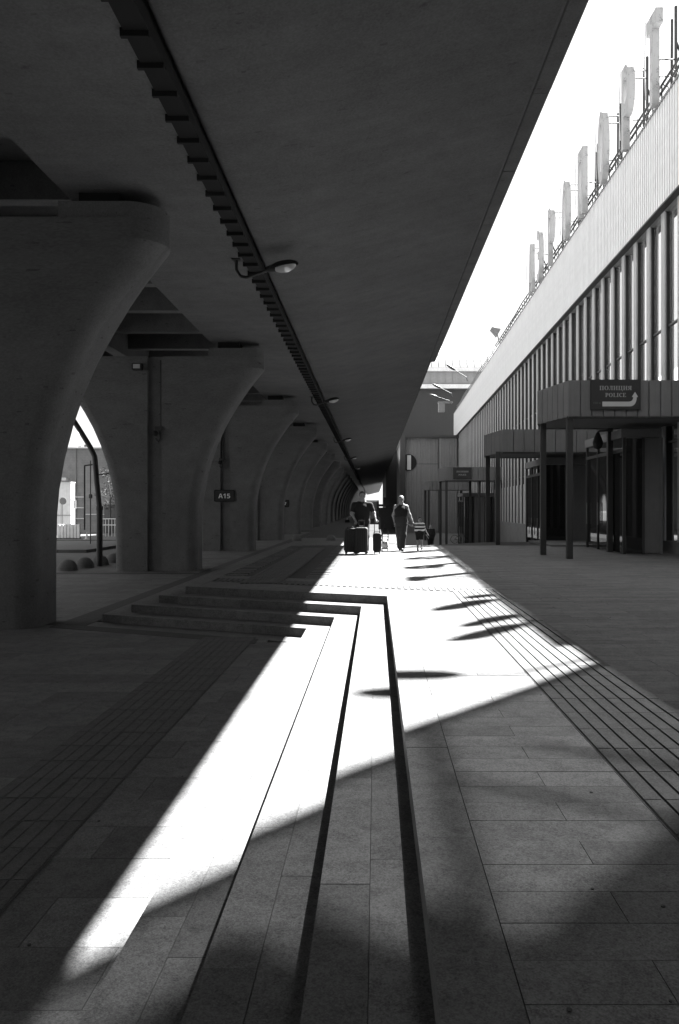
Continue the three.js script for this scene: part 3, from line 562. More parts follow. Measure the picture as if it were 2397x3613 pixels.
function canopy(o) {
  const { x, Z, ch, y0, y1, depth, xr, posts, base } = o;
  const t = thing('entrance_canopy', o.label, 'canopy', [x + ch, base, -Z], 'entrance canopies of the terminal');
  // near face, canted corner, side face, ribbed with real standing seams
  const face = (ax, aZ, bx, bZ, nm) => {
    const L = Math.hypot(bx - ax, bZ - aZ), ux = (bx - ax) / L, uz = (bZ - aZ) / L, nx = -uz, nz = ux; // outward normal (nx in X, nz in Z)
    const P = (s, d) => [ax + ux * s + nx * d, aZ + uz * s + nz * d];
    part(t, 'backing', prism([P(0.01, -0.045), P(L - 0.01, -0.045), P(L - 0.01, -0.07), P(0.01, -0.07)], y1 - 0.01, y0 + 0.01), M.canopy);
    const cnt = Math.max(1, Math.round(L / o.rib)), pwid = L / cnt;
    for (let k = 0; k < cnt; k++) { const a = k * pwid + 0.018, b = (k + 1) * pwid - 0.018, m = rr(-0.004, 0.004); part(t, nm, prism([P(a, m), P(b, m), P(b + 0.01, -0.044), P(a - 0.01, -0.044)], y1, y0), M.canopy); }
  };
  face(xr, Z, x + ch, Z, 'fascia_panel'); face(x + ch, Z, x, Z + o.cz, 'canted_panel'); const xb = x * (Z + depth) / (Z + o.cz) + 0.1; face(x, Z + o.cz, xb, Z + depth, 'side_panel');
  part(t, 'soffit', prism([[x + ch, Z + 0.05], [xr, Z + 0.05], [xr, Z + depth], [xb + 0.05, Z + depth], [x + 0.05, Z + o.cz]], y0 + 0.06, y0 + 0.02), M.canopySoffit);
  part(t, 'roof', prism([[x + ch, Z + 0.05], [xr, Z + 0.05], [xr, Z + depth], [xb + 0.05, Z + depth], [x + 0.05, Z + o.cz]], y1 - 0.1, y1 - 0.16), M.canopySoffit);
  part(t, 'edge_beam', B(x + ch, xr, y0 - 0.05, y0, Z + 0.03, Z + 0.13), M.darkSteel);
  for (const [px, pz] of posts) part(t, 'post', B(px - o.pw, px + o.pw, base, y0 + 0.02, pz - o.pw, pz + o.pw), M.darkSteel);
  return t;
}
canopy({ label: 'grey ribbed canopy carrying the police sign with the bent arrow', x: 4.5, ch: 0.42, cz: 1.9, Z: 20.3, y0: 3.64, y1: 4.56, depth: 3.6, xr: 9.0, rib: 0.3, pw: 0.075, base: -0.02, posts: [[4.97, 20.45], [4.66, 22.2], [6.93, 23.6]] });
canopy({ label: 'grey ribbed canopy without a sign between the two police signs', x: 4.15, ch: 0.36, cz: 2.4, Z: 28.3, y0: 3.3, y1: 4.1, depth: 4.0, xr: 9.0, rib: 0.36, pw: 0.075, base: -0.02, posts: [[4.36, 28.5], [4.32, 30.8], [6.2, 29.5]] });
canopy({ label: 'pale grey ribbed canopy with a plain police sign beyond the plaza edge', x: 4.75, ch: 0.35, cz: 2.5, Z: 58, y0: 3.32, y1: 4.3, depth: 4, xr: 9.4, rib: 0.4, pw: 0.09, base: -1.64, posts: [[5.15, 58.2], [4.9, 60.5], [7.1, 60], [7.6, 58.5]] });
canopy({ label: 'small low canopy frame before the round window wall', x: 4.35, ch: 0.25, cz: 2.0, Z: 70, y0: 2.9, y1: 3.7, depth: 4, xr: 8.4, rib: 0.4, pw: 0.1, base: -1.64, posts: [[4.65, 70.2], [4.5, 72.5], [7.6, 71]] });
policeSign('dark police sign with bent white arrow on a ribbed canopy', 5.46, 3.8, 20.28, 1.27, 0.77, true);
policeSign('plain dark police sign without arrow on the far canopy', 5.62, 3.42, 57.97, 1.35, 0.84, false);
{ // hanging camera under the first canopy
  const Z = 23.2, [x, y] = at(2110, 1545, Z), t = thing('dome_camera', 'dark dome camera hanging from a bracket under the police sign canopy', 'camera', [x, y + 0.3, -Z]);
  const d = new THREE.LatheGeometry([[0, -0.34], [0.1, -0.3], [0.14, -0.2], [0.15, -0.12], [0.1, 0.02], [0.06, 0.12], [0.03, 0.16]].map(p => new THREE.Vector2(...p)), 14); d.translate(x, y, -Z); part(t, 'dome', d, M.caseB);
  part(t, 'bracket', tube([[x, y + 0.12, -Z], [x + 0.04, y + 0.2, -Z], [x + 0.3, y + 0.22, -Z], [x + 0.42, y + 0.2, -Z]], 0.03), M.darkSteel);
}
function vestibule(label, x0, x1, Z0, Z1, h, base) {
  const t = thing('entrance_vestibule', label, 'entrance', [x0, base, -Z0], 'entrance vestibules under the canopies');
  const w = 0.08; part(t, 'roof', B(x0 - 0.05, x1, h, h + 0.25, Z0 - 0.05, Z1), M.canopySoffit);
  const nz = Math.max(2, Math.round((Z1 - Z0) / 1.2)), nx = Math.max(2, Math.round((x1 - x0) / 0.9));
  for (let k = 0; k <= nz; k++) { const z = Z0 + (Z1 - Z0) * k / nz; part(t, 'frame_post', B(x0, x0 + w, base, h, z - w / 2, z + w / 2), M.darkSteel); if (k < nz) { const ze = Z0 + (Z1 - Z0) * (k + 1) / nz; const d = part(t, 'door_leaf', B(x0 + 0.03, x0 + 0.05, base + 0.05, h - 0.35, z + w, ze - w), M.glass); part(d, 'handle', rod([x0 - 0.04, base + 0.8, -(ze - 0.2)], [x0 - 0.04, base + 1.5, -(ze - 0.2)], 0.018), M.steel); part(t, 'transom', B(x0 + 0.005, x0 + w, h - 0.4, h - 0.3, z, ze), M.darkSteel); } }
  for (let k = 0; k < nx; k++) { const a = x0 + w + (x1 - x0 - w) * k / nx, b = x0 + w + (x1 - x0 - w) * (k + 1) / nx; part(t, 'side_panel', B(a + 0.03, b - 0.03, base + 0.05, h - 0.02, Z0, Z0 + 0.03), k % 2 ? M.canopySoffit : M.glass); part(t, 'frame_post', B(b - 0.035, b + 0.035, base, h, Z0 - 0.02, Z0 + 0.06), k % 2 ? M.canopy : M.darkSteel); }
}
vestibule('dark glazed entrance lobby under the canopy with the arrow sign', 7.0, 8.1, 22.6, 26.5, 3.3, -0.02);
vestibule('dark glazed entrance lobby under the middle canopy', 6.5, 8.2, 30.9, 34.5, 3.0, -0.6);
vestibule('dark glazed entrance lobby beneath the plain police sign', 6.6, 8.9, 60.2, 64, 2.2, -1.64);
sheet('entrance_apron', 'low paved apron before the terminal doors', 5.9, 9, 26.9, 30.8, 0.06, M.plinth, 0.3);

// ------------------------------------------------------------------ far corrugated block with the round window, tall hall beyond
{
  const t = thing('ribbed_block', 'ribbed metal block with a round window closing the forecourt', 'building', [3.16, -1.7, -95]);
  const rib = (ax, bx, y0, y1, Z, pitch, d) => { const pos = []; for (let x = ax; x < bx; x += pitch) { const e = Math.min(x + pitch, bx), m1 = x + (e - x) * 0.5, m2 = x + (e - x) * 0.62; const L = [[x, 0], [m1, 0], [m2, d], [e, d], [e, 0]]; for (let k = 0; k < 4; k++) { const a = L[k], b = L[k + 1]; pos.push(a[0], y0, -(Z - a[1]), b[0], y0, -(Z - b[1]), b[0], y1, -(Z - b[1]), a[0], y0, -(Z - a[1]), b[0], y1, -(Z - b[1]), a[0], y1, -(Z - a[1])); } } const g = new THREE.BufferGeometry(); g.setAttribute('position', new THREE.Float32BufferAttribute(pos, 3)); g.computeVertexNormals(); return g; };
  part(t, 'ribbed_wall', rib(3.16, 7.45, 6.6, 9.65, 95, 0.3, 0.06), M.blockWall); part(t, 'ribbed_wall', rib(3.16, 7.45, -1.7, 6.55, 95, 0.3, 0.06), M.blockWall);
  part(t, 'ribbed_wall', rib(7.5, 9.65, -1.7, 9.65, 94.6, 0.3, 0.06), M.blockWall);
  part(t, 'core', B(3.16, 9.7, -1.7, 9.6, 95.02, 124), M.darkSteel); part(t, 'side_wall', B(3.08, 3.155, -1.7, 9.6, 95, 124), M.darkSteel);
  part(t, 'eave', B(3.0, 10.0, 9.65, 9.95, 94.3, 124), M.darkSteel);
  const ring = new THREE.CylinderGeometry(0.98, 0.98, 0.12, 40); ring.rotateX(Math.PI / 2); ring.translate(3.86, 6.75, -94.9); part(t, 'round_window', ring, M.blackPlate);
  part(t, 'window_panel', B(3.72, 4.18, 5.88, 7.6, 94.8, 94.83), M.lightGrey);
  part(t, 'corner_column', B(2.85, 3.5, -1.7, 9.9, 94.2, 94.7), M.darkSteel);
}
{
  const t = thing('hangar_hall', 'large hall with curved standing seam roof and white eaves beyond the terminal', 'building', [6, -1.9, -118]);
  const x0 = 1.5, x1 = 40, Z = 118, yS = p => EYE + (VY - p) / F * Z;
  part(t, 'wall', B(x0, x1, -1.9, yS(1372), Z + 0.4, Z + 60), M.darkSteel);
  part(t, 'lower_eave', B(x0, x1, yS(1371), yS(1357), Z - 0.4, Z + 0.4), M.white); part(t, 'upper_wall', B(x0, x1, yS(1356), yS(1312), Z + 0.2, Z + 30), M.wallGrey);
  for (let x = x0; x < x1; x += 1.1) part(t, 'wall_rib', B(x, x + 0.06, yS(1356), yS(1312), Z + 0.12, Z + 0.21), M.wallGrey);
  part(t, 'lower_eave_trim', B(x0, x1, yS(1357), yS(1354), Z - 0.2, Z + 0.1), M.steel);
  part(t, 'upper_eave', B(x0, x1, yS(1311), yS(1298), Z - 0.5, Z + 0.3), M.white);
  const arc = []; for (let k = 0; k <= 14; k++) { const a = 0.72 + k / 14 * (Math.PI / 2 - 0.72), m = Math.sin(0.72), n = Math.cos(0.72); arc.push([yS(1297) + 5.1 * (Math.sin(a) - m) / (1 - m), Z - 0.4 + 11 * (n - Math.cos(a)) / n]); }
  const pos = []; for (let k = 0; k < 14; k++) { const [ya, za] = arc[k], [yb, zb] = arc[k + 1]; pos.push(x0, ya, -za, x1, ya, -za, x1, yb, -zb, x0, ya, -za, x1, yb, -zb, x0, yb, -zb); }
  const g = new THREE.BufferGeometry(); g.setAttribute('position', new THREE.Float32BufferAttribute(pos, 3)); g.computeVertexNormals(); part(t, 'curved_roof', g, M.roofSheet);
  for (let x = x0 + 0.5; x < 20; x += 1.05) part(t, 'roof_seam', arc.slice(0, 14).map(([y, z], k) => bar([x, y + 0.04, -z], [x, arc[k + 1][0] + 0.04, -arc[k + 1][1]], 0.05, 0.05)), M.seam);
  part(t, 'roof_top', B(x0, x1, yS(1297) + 4.8, yS(1297) + 5.05, Z + 10.6, Z + 50), M.seam);
}
// roof-edge street lamps at the far end of the terminal
[[72.6, 1650, 1345, 1605, 1305], [83, 1597, 1400, 1553, 1368], [88, 1590, 1425, 1543, 1400]].forEach(([Z, bx, by, hx, hy], i) => {
  const b = at(bx, by, Z), h = at(hx, hy, Z), t = thing('roof_lamp', ['long armed pale lamp leaning from the roof before the white eaves', 'bent armed pale lamp leaning over the dark hall wall', 'low pale lamp over the corner of the dark hall wall'][i], 'lamp', b, 'lamps leaning from the far terminal roof');
  part(t, 'arm', [rod(b, [b[0] - 0.1, b[1] + 0.35, b[2]], 0.035, 6), rod([b[0] - 0.1, b[1] + 0.35, b[2]], h, 0.035, 6)], M.darkSteel);
  const ang = Math.atan2(h[1] - b[1] - 0.35, h[0] - b[0] + 0.1), g = new THREE.SphereGeometry(1, 14, 10); g.scale(0.5, 0.13, 0.2); g.rotateZ(ang); g.translate(h[0] + 0.4 * Math.cos(ang), h[1] + 0.4 * Math.sin(ang), h[2]); part(t, 'lamp_head', g, M.darkSteel);
});
{ const [x, y, z] = at(1560, 1438, 90), t = thing('roof_box', 'small pale box on the far roof corner beside the lamps', 'box', [x, y, z]); part(t, 'body', B(x - 0.4, x + 0.3, y - 0.5, y + 0.5, 89.6, 90.4), M.steel); part(t, 'lid', B(x - 0.45, x + 1.2, y + 0.5, y + 0.62, 89.5, 90.5), M.steel); }
{ const [x, y, z] = at(1747, 1166, 55), t = thing('roof_speaker', 'grey horn loudspeaker on the roof rail past the letters', 'loudspeaker', [x, y - 0.4, z]); const g = new THREE.CylinderGeometry(0.18, 0.42, 0.6, 14); g.rotateZ(1.1); g.translate(x, y, z); part(t, 'horn', g, M.steel); part(t, 'stem', rod([x + 0.1, y, z], [x + 0.3, y - 0.8, z], 0.04), M.steel); }

// ================================================================== FAR END UNDER THE VIADUCT
{
  const Z = 136, t = thing('mesh_fence', 'tall framed fence panel with pale sheeting at the end of the viaduct', 'fence', [at(1316, 1858, Z)[0], at(1316, 1858, Z)[1], -Z]);
  const X = p => (p - VX) / F * Z, Y = p => EYE - (p - VY) / F * Z;
  for (const p of [1298, 1332]) part(t, 'post', rod([X(p), -1.7, -Z], [X(p), Y(1766), -Z], 0.06), M.darkSteel);
  for (const p of [1766, 1800, 1834, 1857]) part(t, 'rail', rod([X(1280), Y(p), -Z], [X(1338), Y(p), -Z], 0.05), M.darkSteel);
  part(t, 'sheeting', B(X(1280), X(1338), Y(1858), Y(1768), Z + 0.06, Z + 0.07), M.sheeting);
  part(t, 'base_wall', B(X(1240), X(1380), -1.7, Y(1858), Z + 0.1, Z + 0.3), M.plinth);
}
{
  const Z = 33, t = thing('notice_board', 'dark notice board on two thin legs at the plaza edge', 'sign', [at(1358, 1905, Z)[0], 0, -Z]);
  const X = p => (p - VX) / F * Z, Y = p => EYE - (p - VY) / F * Z;
  part(t, 'board', B(X(1336), X(1386), Y(1868), Y(1791), Z, Z + 0.05), M.blackPlate); part(t, 'header', B(X(1335), X(1388), Y(1787), Y(1779), Z, Z + 0.05), M.blackPlate);
  part(t, 'top_box', B(X(1353), X(1370), Y(1779), Y(1755), Z, Z + 0.12), M.blackPlate);
  for (const p of [1350, 1370]) part(t, 'leg', rod([X(p), -0.01, -Z - 0.02], [X(p), Y(1868), -Z - 0.02], 0.022), M.darkSteel);
  part(t, 'leg', rod([X(1342), -0.01, -Z + 0.35], [X(1358), Y(1850), -Z + 0.02], 0.018), M.darkSteel);
  for (const p of [1336.5, 1351, 1385]) part(t, 'header_post', B(X(p), X(p + 2), Y(1791), Y(1787), Z, Z + 0.05), M.blackPlate);
}

// domes
function dome(x, y, Z, r, label, group) {
  const t = thing('dome_bollard', label, 'bollard', [x, y, -Z], group); const g = new THREE.SphereGeometry(r, 26, 14, 0, Math.PI * 2, 0, Math.PI * 0.5); const m = part(t, 'dome', g, M.concrete, { local: true }); m.position.y = 0.05;
  const c = new THREE.CylinderGeometry(r * 1.02, r * 1.06, 0.06, 24); c.translate(0, 0.02, 0); part(t, 'foot', c, M.plinth, { local: true });
}
[[-8.86, 22.9], [-8.78, 24.0], [-8.7, 25.1], [-8.62, 26.2]].forEach(([x, z]) => dome(x, LOW, z, 0.27, 'round concrete dome bollard in the row beside the road', 'dome bollards along the road'));
[[-3.2 + 0.06, 31.6, 0.19], [-1.8, 31.9, 0.19]].forEach(([x, z, r]) => dome(x, 0, z, r, 'small dome bollard on the dark paving at the plaza edge', 'dome bollards at the plaza edge'));

// ================================================================== VIEW THROUGH THE LEFT ARCH
{
  const Z = 24.6, c = (px, py) => at(px, py, Z), t = thing('curved_mast', 'thick dark mast bending over above the dome bollards', 'mast', [c(352, 1998)[0], LOW, -Z]);
  const b = c(352, 2018), pts = [b, c(352, 1794), c(343, 1707), c(335, 1612), c(317, 1574), c(286, 1523), c(250, 1467), c(200, 1395)];
  part(t, 'lower_tube', tube([[b[0], LOW, -Z], pts[1]], 0.092, 4, 12), M.darkSteel); part(t, 'upper_tube', tube(pts.slice(1), 0.08, 6, 12), M.darkSteel);
  part(t, 'collar', rod(c(352, 1800), c(352, 1786), 0.105, 12), M.darkSteel);
  part(t, 'side_arm', rod(c(342, 1637), c(299, 1643), 0.02), M.darkSteel); part(t, 'side_arm', rod(c(348, 1675), c(385, 1671), 0.018), M.darkSteel);
  part(t, 'hanger', rod(c(299, 1643), c(299, 1870), 0.024), M.darkSteel);
}
{
  const Z = 60, X = p => (p - VX) / F * Z, Y = p => EYE - (p - VY) / F * Z, base = LOW - 0.1;
  const t = thing('brick_building', 'weathered brick building with flat roof across the road', 'building', [X(290), base, -Z]);
  part(t, 'wall', B(-44, -16, base, Y(1582), Z, Z + 12), M.brick); part(t, 'parapet_trim', B(-44.1, -15.9, Y(1582), Y(1577), Z - 0.15, Z + 12), M.white);
  part(t, 'drain_pipe', rod([X(269), Y(1582), -Z + 0.08], [X(269), base, -Z + 0.08], 0.045), M.steel);
  for (const [a, b, y] of [[252, 300, 1755], [252, 300, 1793], [252, 300, 1831], [305, 395, 1816]]) part(t, 'wall_rail', B(X(a), X(b), Y(y), Y(y) + 0.06, Z - 0.12, Z - 0.04), M.lightGrey);
  part(t, 'air_unit', B(X(228), X(243), Y(1696), Y(1686), Z - 0.5, Z), M.lightGrey); part(t, 'lamp_globe', (() => { const g = new THREE.SphereGeometry(0.1, 10, 8); g.translate(X(253), Y(1725), -Z + 0.15); return g; })(), M.black);
  const v = thing('roof_mast', 'pale aerial mast with boxes on the brick building roof', 'mast', [X(236), Y(1577), -Z - 2]);
  part(v, 'column', B(X(229), X(241), Y(1577), Y(1545), Z + 1.6, Z + 2.2), M.lightGrey); part(v, 'aerial', rod([X(236), Y(1545), -Z - 2], [X(238), Y(1490), -Z - 2], 0.035), M.lightGrey); part(v, 'box', B(X(233), X(241), Y(1535), Y(1512), Z + 1.8, Z + 2.2), M.lightGrey);
  const w = thing('roof_unit', 'dark rooftop unit on the brick building', 'machine', [X(280), Y(1577), -Z - 2]);
  part(w, 'body', B(X(272), X(287), Y(1577), Y(1563), Z + 1.5, Z + 2.5), M.darkSteel); part(w, 'duct', B(X(249), X(262), Y(1577), Y(1566), Z + 1.5, Z + 2.3), M.steel);
}
{
  const Z = 55, X = p => (p - VX) / F * Z, Y = p => EYE - (p - VY) / F * Z, base = LOW - 0.06;
  const t = thing('white_kiosk', 'white cabin standing before the brick building', 'cabin', [X(228), base, -Z]);
  part(t, 'wall', B(X(190), X(251), base, Y(1703), Z, Z + 0.7), M.white); part(t, 'roof', B(X(188), X(252), Y(1703), Y(1700), Z - 0.1, Z + 0.8), M.lightGrey); part(t, 'ledge', B(X(190), X(251.5), Y(1819), Y(1817), Z - 0.05, Z), M.steel);
  const Z2 = 50, q = (a, b) => at(a, b, Z2);
  const s = thing('round_road_sign', 'round road sign on a pair of thin poles before the white cabin', 'sign', [q(220, 1880)[0], base, -Z2]);
  const disc = new THREE.CylinderGeometry(0.22, 0.22, 0.02, 26); disc.rotateX(Math.PI / 2); disc.translate(...q(223, 1768)); part(s, 'disc', disc, M.steel);
  for (const p of [216, 221]) part(s, 'pole', rod([q(p, 0)[0], base, -Z2 - 0.03], [q(p, 0)[0], q(0, 1755)[1], -Z2 - 0.03], 0.022), M.steel); 
  part(s, 'foot', B(q(212, 0)[0], q(228, 0)[0], base, base + 0.2, Z2 - 0.12, Z2 + 0.12), M.steel);
  const u = thing('information_post', 'slim post with a pale rectangular plate before the brick wall', 'sign', [q(264, 0)[0], base, -Z2]);
  part(u, 'pole', rod([q(265, 0)[0], base, -Z2], [q(265, 0)[0], q(0, 1764)[1], -Z2], 0.025), M.lightGrey); part(u, 'plate', B(q(261, 0)[0], q(270, 0)[0], q(0, 1794)[1], q(0, 1765)[1], Z2 - 0.05, Z2 - 0.03), M.white);
  for (let k = 0; k < 7; k++) { const px = 204 + k * 11.5, b = thing('road_barrier', 'white plastic barrier in the row by the white cabin', 'barrier', [q(px, 0)[0], base, -48], 'white barriers in a row');
    const X8 = p => (p - VX) / F * 48; part(b, 'body', B(X8(px) + 0.01, X8(px + 10), base + 0.06, base + 0.88, 47.9, 48.1), M.white); for (const e of [1, 8]) part(b, 'foot', B(X8(px + e), X8(px + e + 1.5), base, base + 0.06, 47.75, 48.25), M.steel); }
  const cne = at(307, 1892, 47), cg = new THREE.ConeGeometry(0.12, 0.42, 14); cg.translate(cne[0], base + 0.23, -47); const cn = thing('traffic_cone', 'pale traffic cone on the sunlit yard', 'cone', [cne[0], base, -47]); part(cn, 'cone', cg, M.lightGrey); part(cn, 'base', B(cne[0] - 0.15, cne[0] + 0.15, base, base + 0.03, 46.85, 47.15), M.lightGrey);
  const Z4 = 40, l = thing('signal_pole', 'slender pole with a small dark signal box by the road', 'pole', [at(320, 0, Z4)[0], LOW - 0.09, -Z4]); const xl = at(320, 0, Z4)[0];
  part(l, 'pole', rod([xl, LOW - 0.1, -Z4], [xl, at(0, 1625, Z4)[1], -Z4], 0.028), M.darkSteel); part(l, 'signal_box', B(xl - 0.06, xl + 0.06, at(0, 1758, Z4)[1], at(0, 1744, Z4)[1], Z4 - 0.08, Z4 + 0.08), M.darkSteel);
  const f = thing('guard_fence', 'white tubular guard fence beyond the mast', 'fence', [at(380, 0, 52)[0], base, -52]); const XF = p => at(p, 0, 52)[0];
  for (const y of [0.75, 1.15]) part(f, 'rail', rod([XF(360), base + y, -52], [XF(430), base + y, -52], 0.03), M.white); for (let p = 362; p < 430; p += 11) part(f, 'post', rod([XF(p), base, -52], [XF(p), base + 1.15, -52], 0.022), M.white);
  const bx = at(393, 0, 57)[0], dk = thing('dark_shed', 'dark shed wall behind the young tree', 'building', [bx, base, -58.5]); part(dk, 'wall', B(at(360, 0, 58)[0], at(470, 0, 58)[0], base, at(0, 1780, 58)[1], 58.5, 59.5), M.darkSteel); part(dk, 'roof', B(at(358, 0, 58)[0], at(472, 0, 58)[0], at(0, 1780, 58)[1], at(0, 1776, 58)[1], 58.3, 59.6), M.steel);
}
{ // young tree by the brick building: trunk, limbs and leaf clumps
  const Z = 54, base = LOW - 0.06, x = at(388, 0, Z)[0], t = thing('young_tree', 'young leafy tree beside the brick building', 'tree', [x, base, -Z]);
  part(t, 'trunk', [rod([x, base, -Z], [x + 0.05, 2.2, -Z], 0.06), rod([x + 0.05, 2.2, -Z], [x - 0.3, 3.9, -Z - 0.2], 0.035), rod([x + 0.05, 1.8, -Z], [x + 0.7, 3.2, -Z + 0.2], 0.03), rod([x, 1.4, -Z], [x - 0.6, 2.4, -Z], 0.025)], M.bark);
  const pos = []; const cl = [[-0.3, 3.7, 0.5], [0.1, 2.9, 0.6], [0.7, 3.1, 0.55], [-0.6, 2.3, 0.5], [0.5, 2.1, 0.6], [-0.1, 1.5, 0.4], [1.1, 2.4, 0.5], [0.2, 4.1, 0.35]];
  for (const [cx, cy, r] of cl) for (let k = 0; k < 130; k++) { const a = rr(0, 6.28), b = Math.acos(rr(-1, 1)), q = r * Math.cbrt(rnd()); const p = [x + cx + q * Math.sin(b) * Math.cos(a), cy + q * Math.cos(b) * 0.8, -Z + q * Math.sin(b) * Math.sin(a)]; const s = 0.07; for (let m = 0; m < 3; m++) pos.push(p[0] + rr(-s, s), p[1] + rr(-s, s), p[2] + rr(-s, s)); }
  const g = new THREE.BufferGeometry(); g.setAttribute('position', new THREE.Float32BufferAttribute(pos, 3)); g.computeVertexNormals(); part(t, 'crown', g, M.leaf);
}

// ================================================================== PEOPLE (surface nets over smoothly joined tapered capsules)
function field3(bones, k) {
  return (x, y, z) => {
    let d = 1e9;
    for (const b of bones) {
      const [ax, ay, az, ra, bx, by, bz, rb, sx = 1, sz = 1] = b; // sx / sz flatten the section
      const px = (x - ax) / sx, py = y - ay, pz = (z - az) / sz, vx = (bx - ax) / sx, vy = by - ay, vz = (bz - az) / sz, L = vx * vx + vy * vy + vz * vz;
      let t = L > 1e-9 ? (px * vx + py * vy + pz * vz) / L : 0; t = t < 0 ? 0 : t > 1 ? 1 : t;
      const e = (Math.sqrt((px - vx * t) ** 2 + (py - vy * t) ** 2 + (pz - vz * t) ** 2) - (ra + (rb - ra) * t)) * Math.min(sx, sz, 1);
      const h = Math.max(k - Math.abs(d - e), 0) / k; d = Math.min(d, e) - h * h * k * 0.25;
    }
    return d;
  };
}
function nets(bones, cell, k = 0.05, cut) {
  let mn = [1e9, 1e9, 1e9], mx = [-1e9, -1e9, -1e9];
  for (const b of bones) { const rr2 = Math.max(b[3], b[7]) * Math.max(1, b[8] || 1, b[9] || 1) + cell * 3; for (let a = 0; a < 3; a++) { mn[a] = Math.min(mn[a], b[a] - rr2, b[a + 4] - rr2); mx[a] = Math.max(mx[a], b[a] + rr2, b[a + 4] + rr2); } }
  const n = mn.map((v, a) => Math.ceil((mx[a] - v) / cell) + 1), f0 = field3(bones, k), f = cut ? (x, y, z) => Math.max(f0(x, y, z), cut(x, y, z)) : f0, V = new Float32Array(n[0] * n[1] * n[2]);
  const id = (i, j, l) => i + n[0] * (j + n[1] * l);
  for (let l = 0; l < n[2]; l++) for (let j = 0; j < n[1]; j++) for (let i = 0; i < n[0]; i++) V[id(i, j, l)] = f(mn[0] + i * cell, mn[1] + j * cell, mn[2] + l * cell);
  const vi = new Int32Array(V.length).fill(-1), pos = [], idx = [];
  for (let l = 0; l < n[2] - 1; l++) for (let j = 0; j < n[1] - 1; j++) for (let i = 0; i < n[0] - 1; i++) {
    let c = 0, sx = 0, sy = 0, sz = 0; const q = []; for (let b = 0; b < 8; b++) q.push(V[id(i + (b & 1), j + (b >> 1 & 1), l + (b >> 2))]);
    for (let a = 0; a < 8; a++) for (const m of [1, 2, 4]) if (!(a & m)) { const b = a | m; if ((q[a] < 0) !== (q[b] < 0)) { const t = q[a] / (q[a] - q[b]); sx += (a & 1) + (m === 1 ? t : 0); sy += (a >> 1 & 1) + (m === 2 ? t : 0); sz += (a >> 2) + (m === 4 ? t : 0); c++; } }
    if (c) { vi[id(i, j, l)] = pos.length / 3; pos.push(mn[0] + (i + sx / c) * cell, mn[1] + (j + sy / c) * cell, mn[2] + (l + sz / c) * cell); }
  }
  const quad = (a, b, c, d, flip) => { if (a < 0 || b < 0 || c < 0 || d < 0) return; flip ? idx.push(a, c, b, a, d, c) : idx.push(a, b, c, a, c, d); };
  for (let l = 1; l < n[2] - 1; l++) for (let j = 1; j < n[1] - 1; j++) for (let i = 1; i < n[0] - 1; i++) {
    const s = V[id(i, j, l)] < 0;
    if (s !== (V[id(i + 1, j, l)] < 0)) quad(vi[id(i, j - 1, l - 1)], vi[id(i, j, l - 1)], vi[id(i, j, l)], vi[id(i, j - 1, l)], !s);
    if (s !== (V[id(i, j + 1, l)] < 0)) quad(vi[id(i - 1, j, l - 1)], vi[id(i - 1, j, l)], vi[id(i, j, l)], vi[id(i, j, l - 1)], !s);
    if (s !== (V[id(i, j, l + 1)] < 0)) quad(vi[id(i - 1, j - 1, l)], vi[id(i, j - 1, l)], vi[id(i, j, l)], vi[id(i - 1, j, l)], !s);
  }
  const g = new THREE.BufferGeometry(); g.setAttribute('position', new THREE.Float32BufferAttribute(pos, 3)); g.setIndex(idx); g.computeVertexNormals();
  g.setAttribute('uv', new THREE.Float32BufferAttribute(new Float32Array(pos.length / 3 * 2), 2)); return g;
}
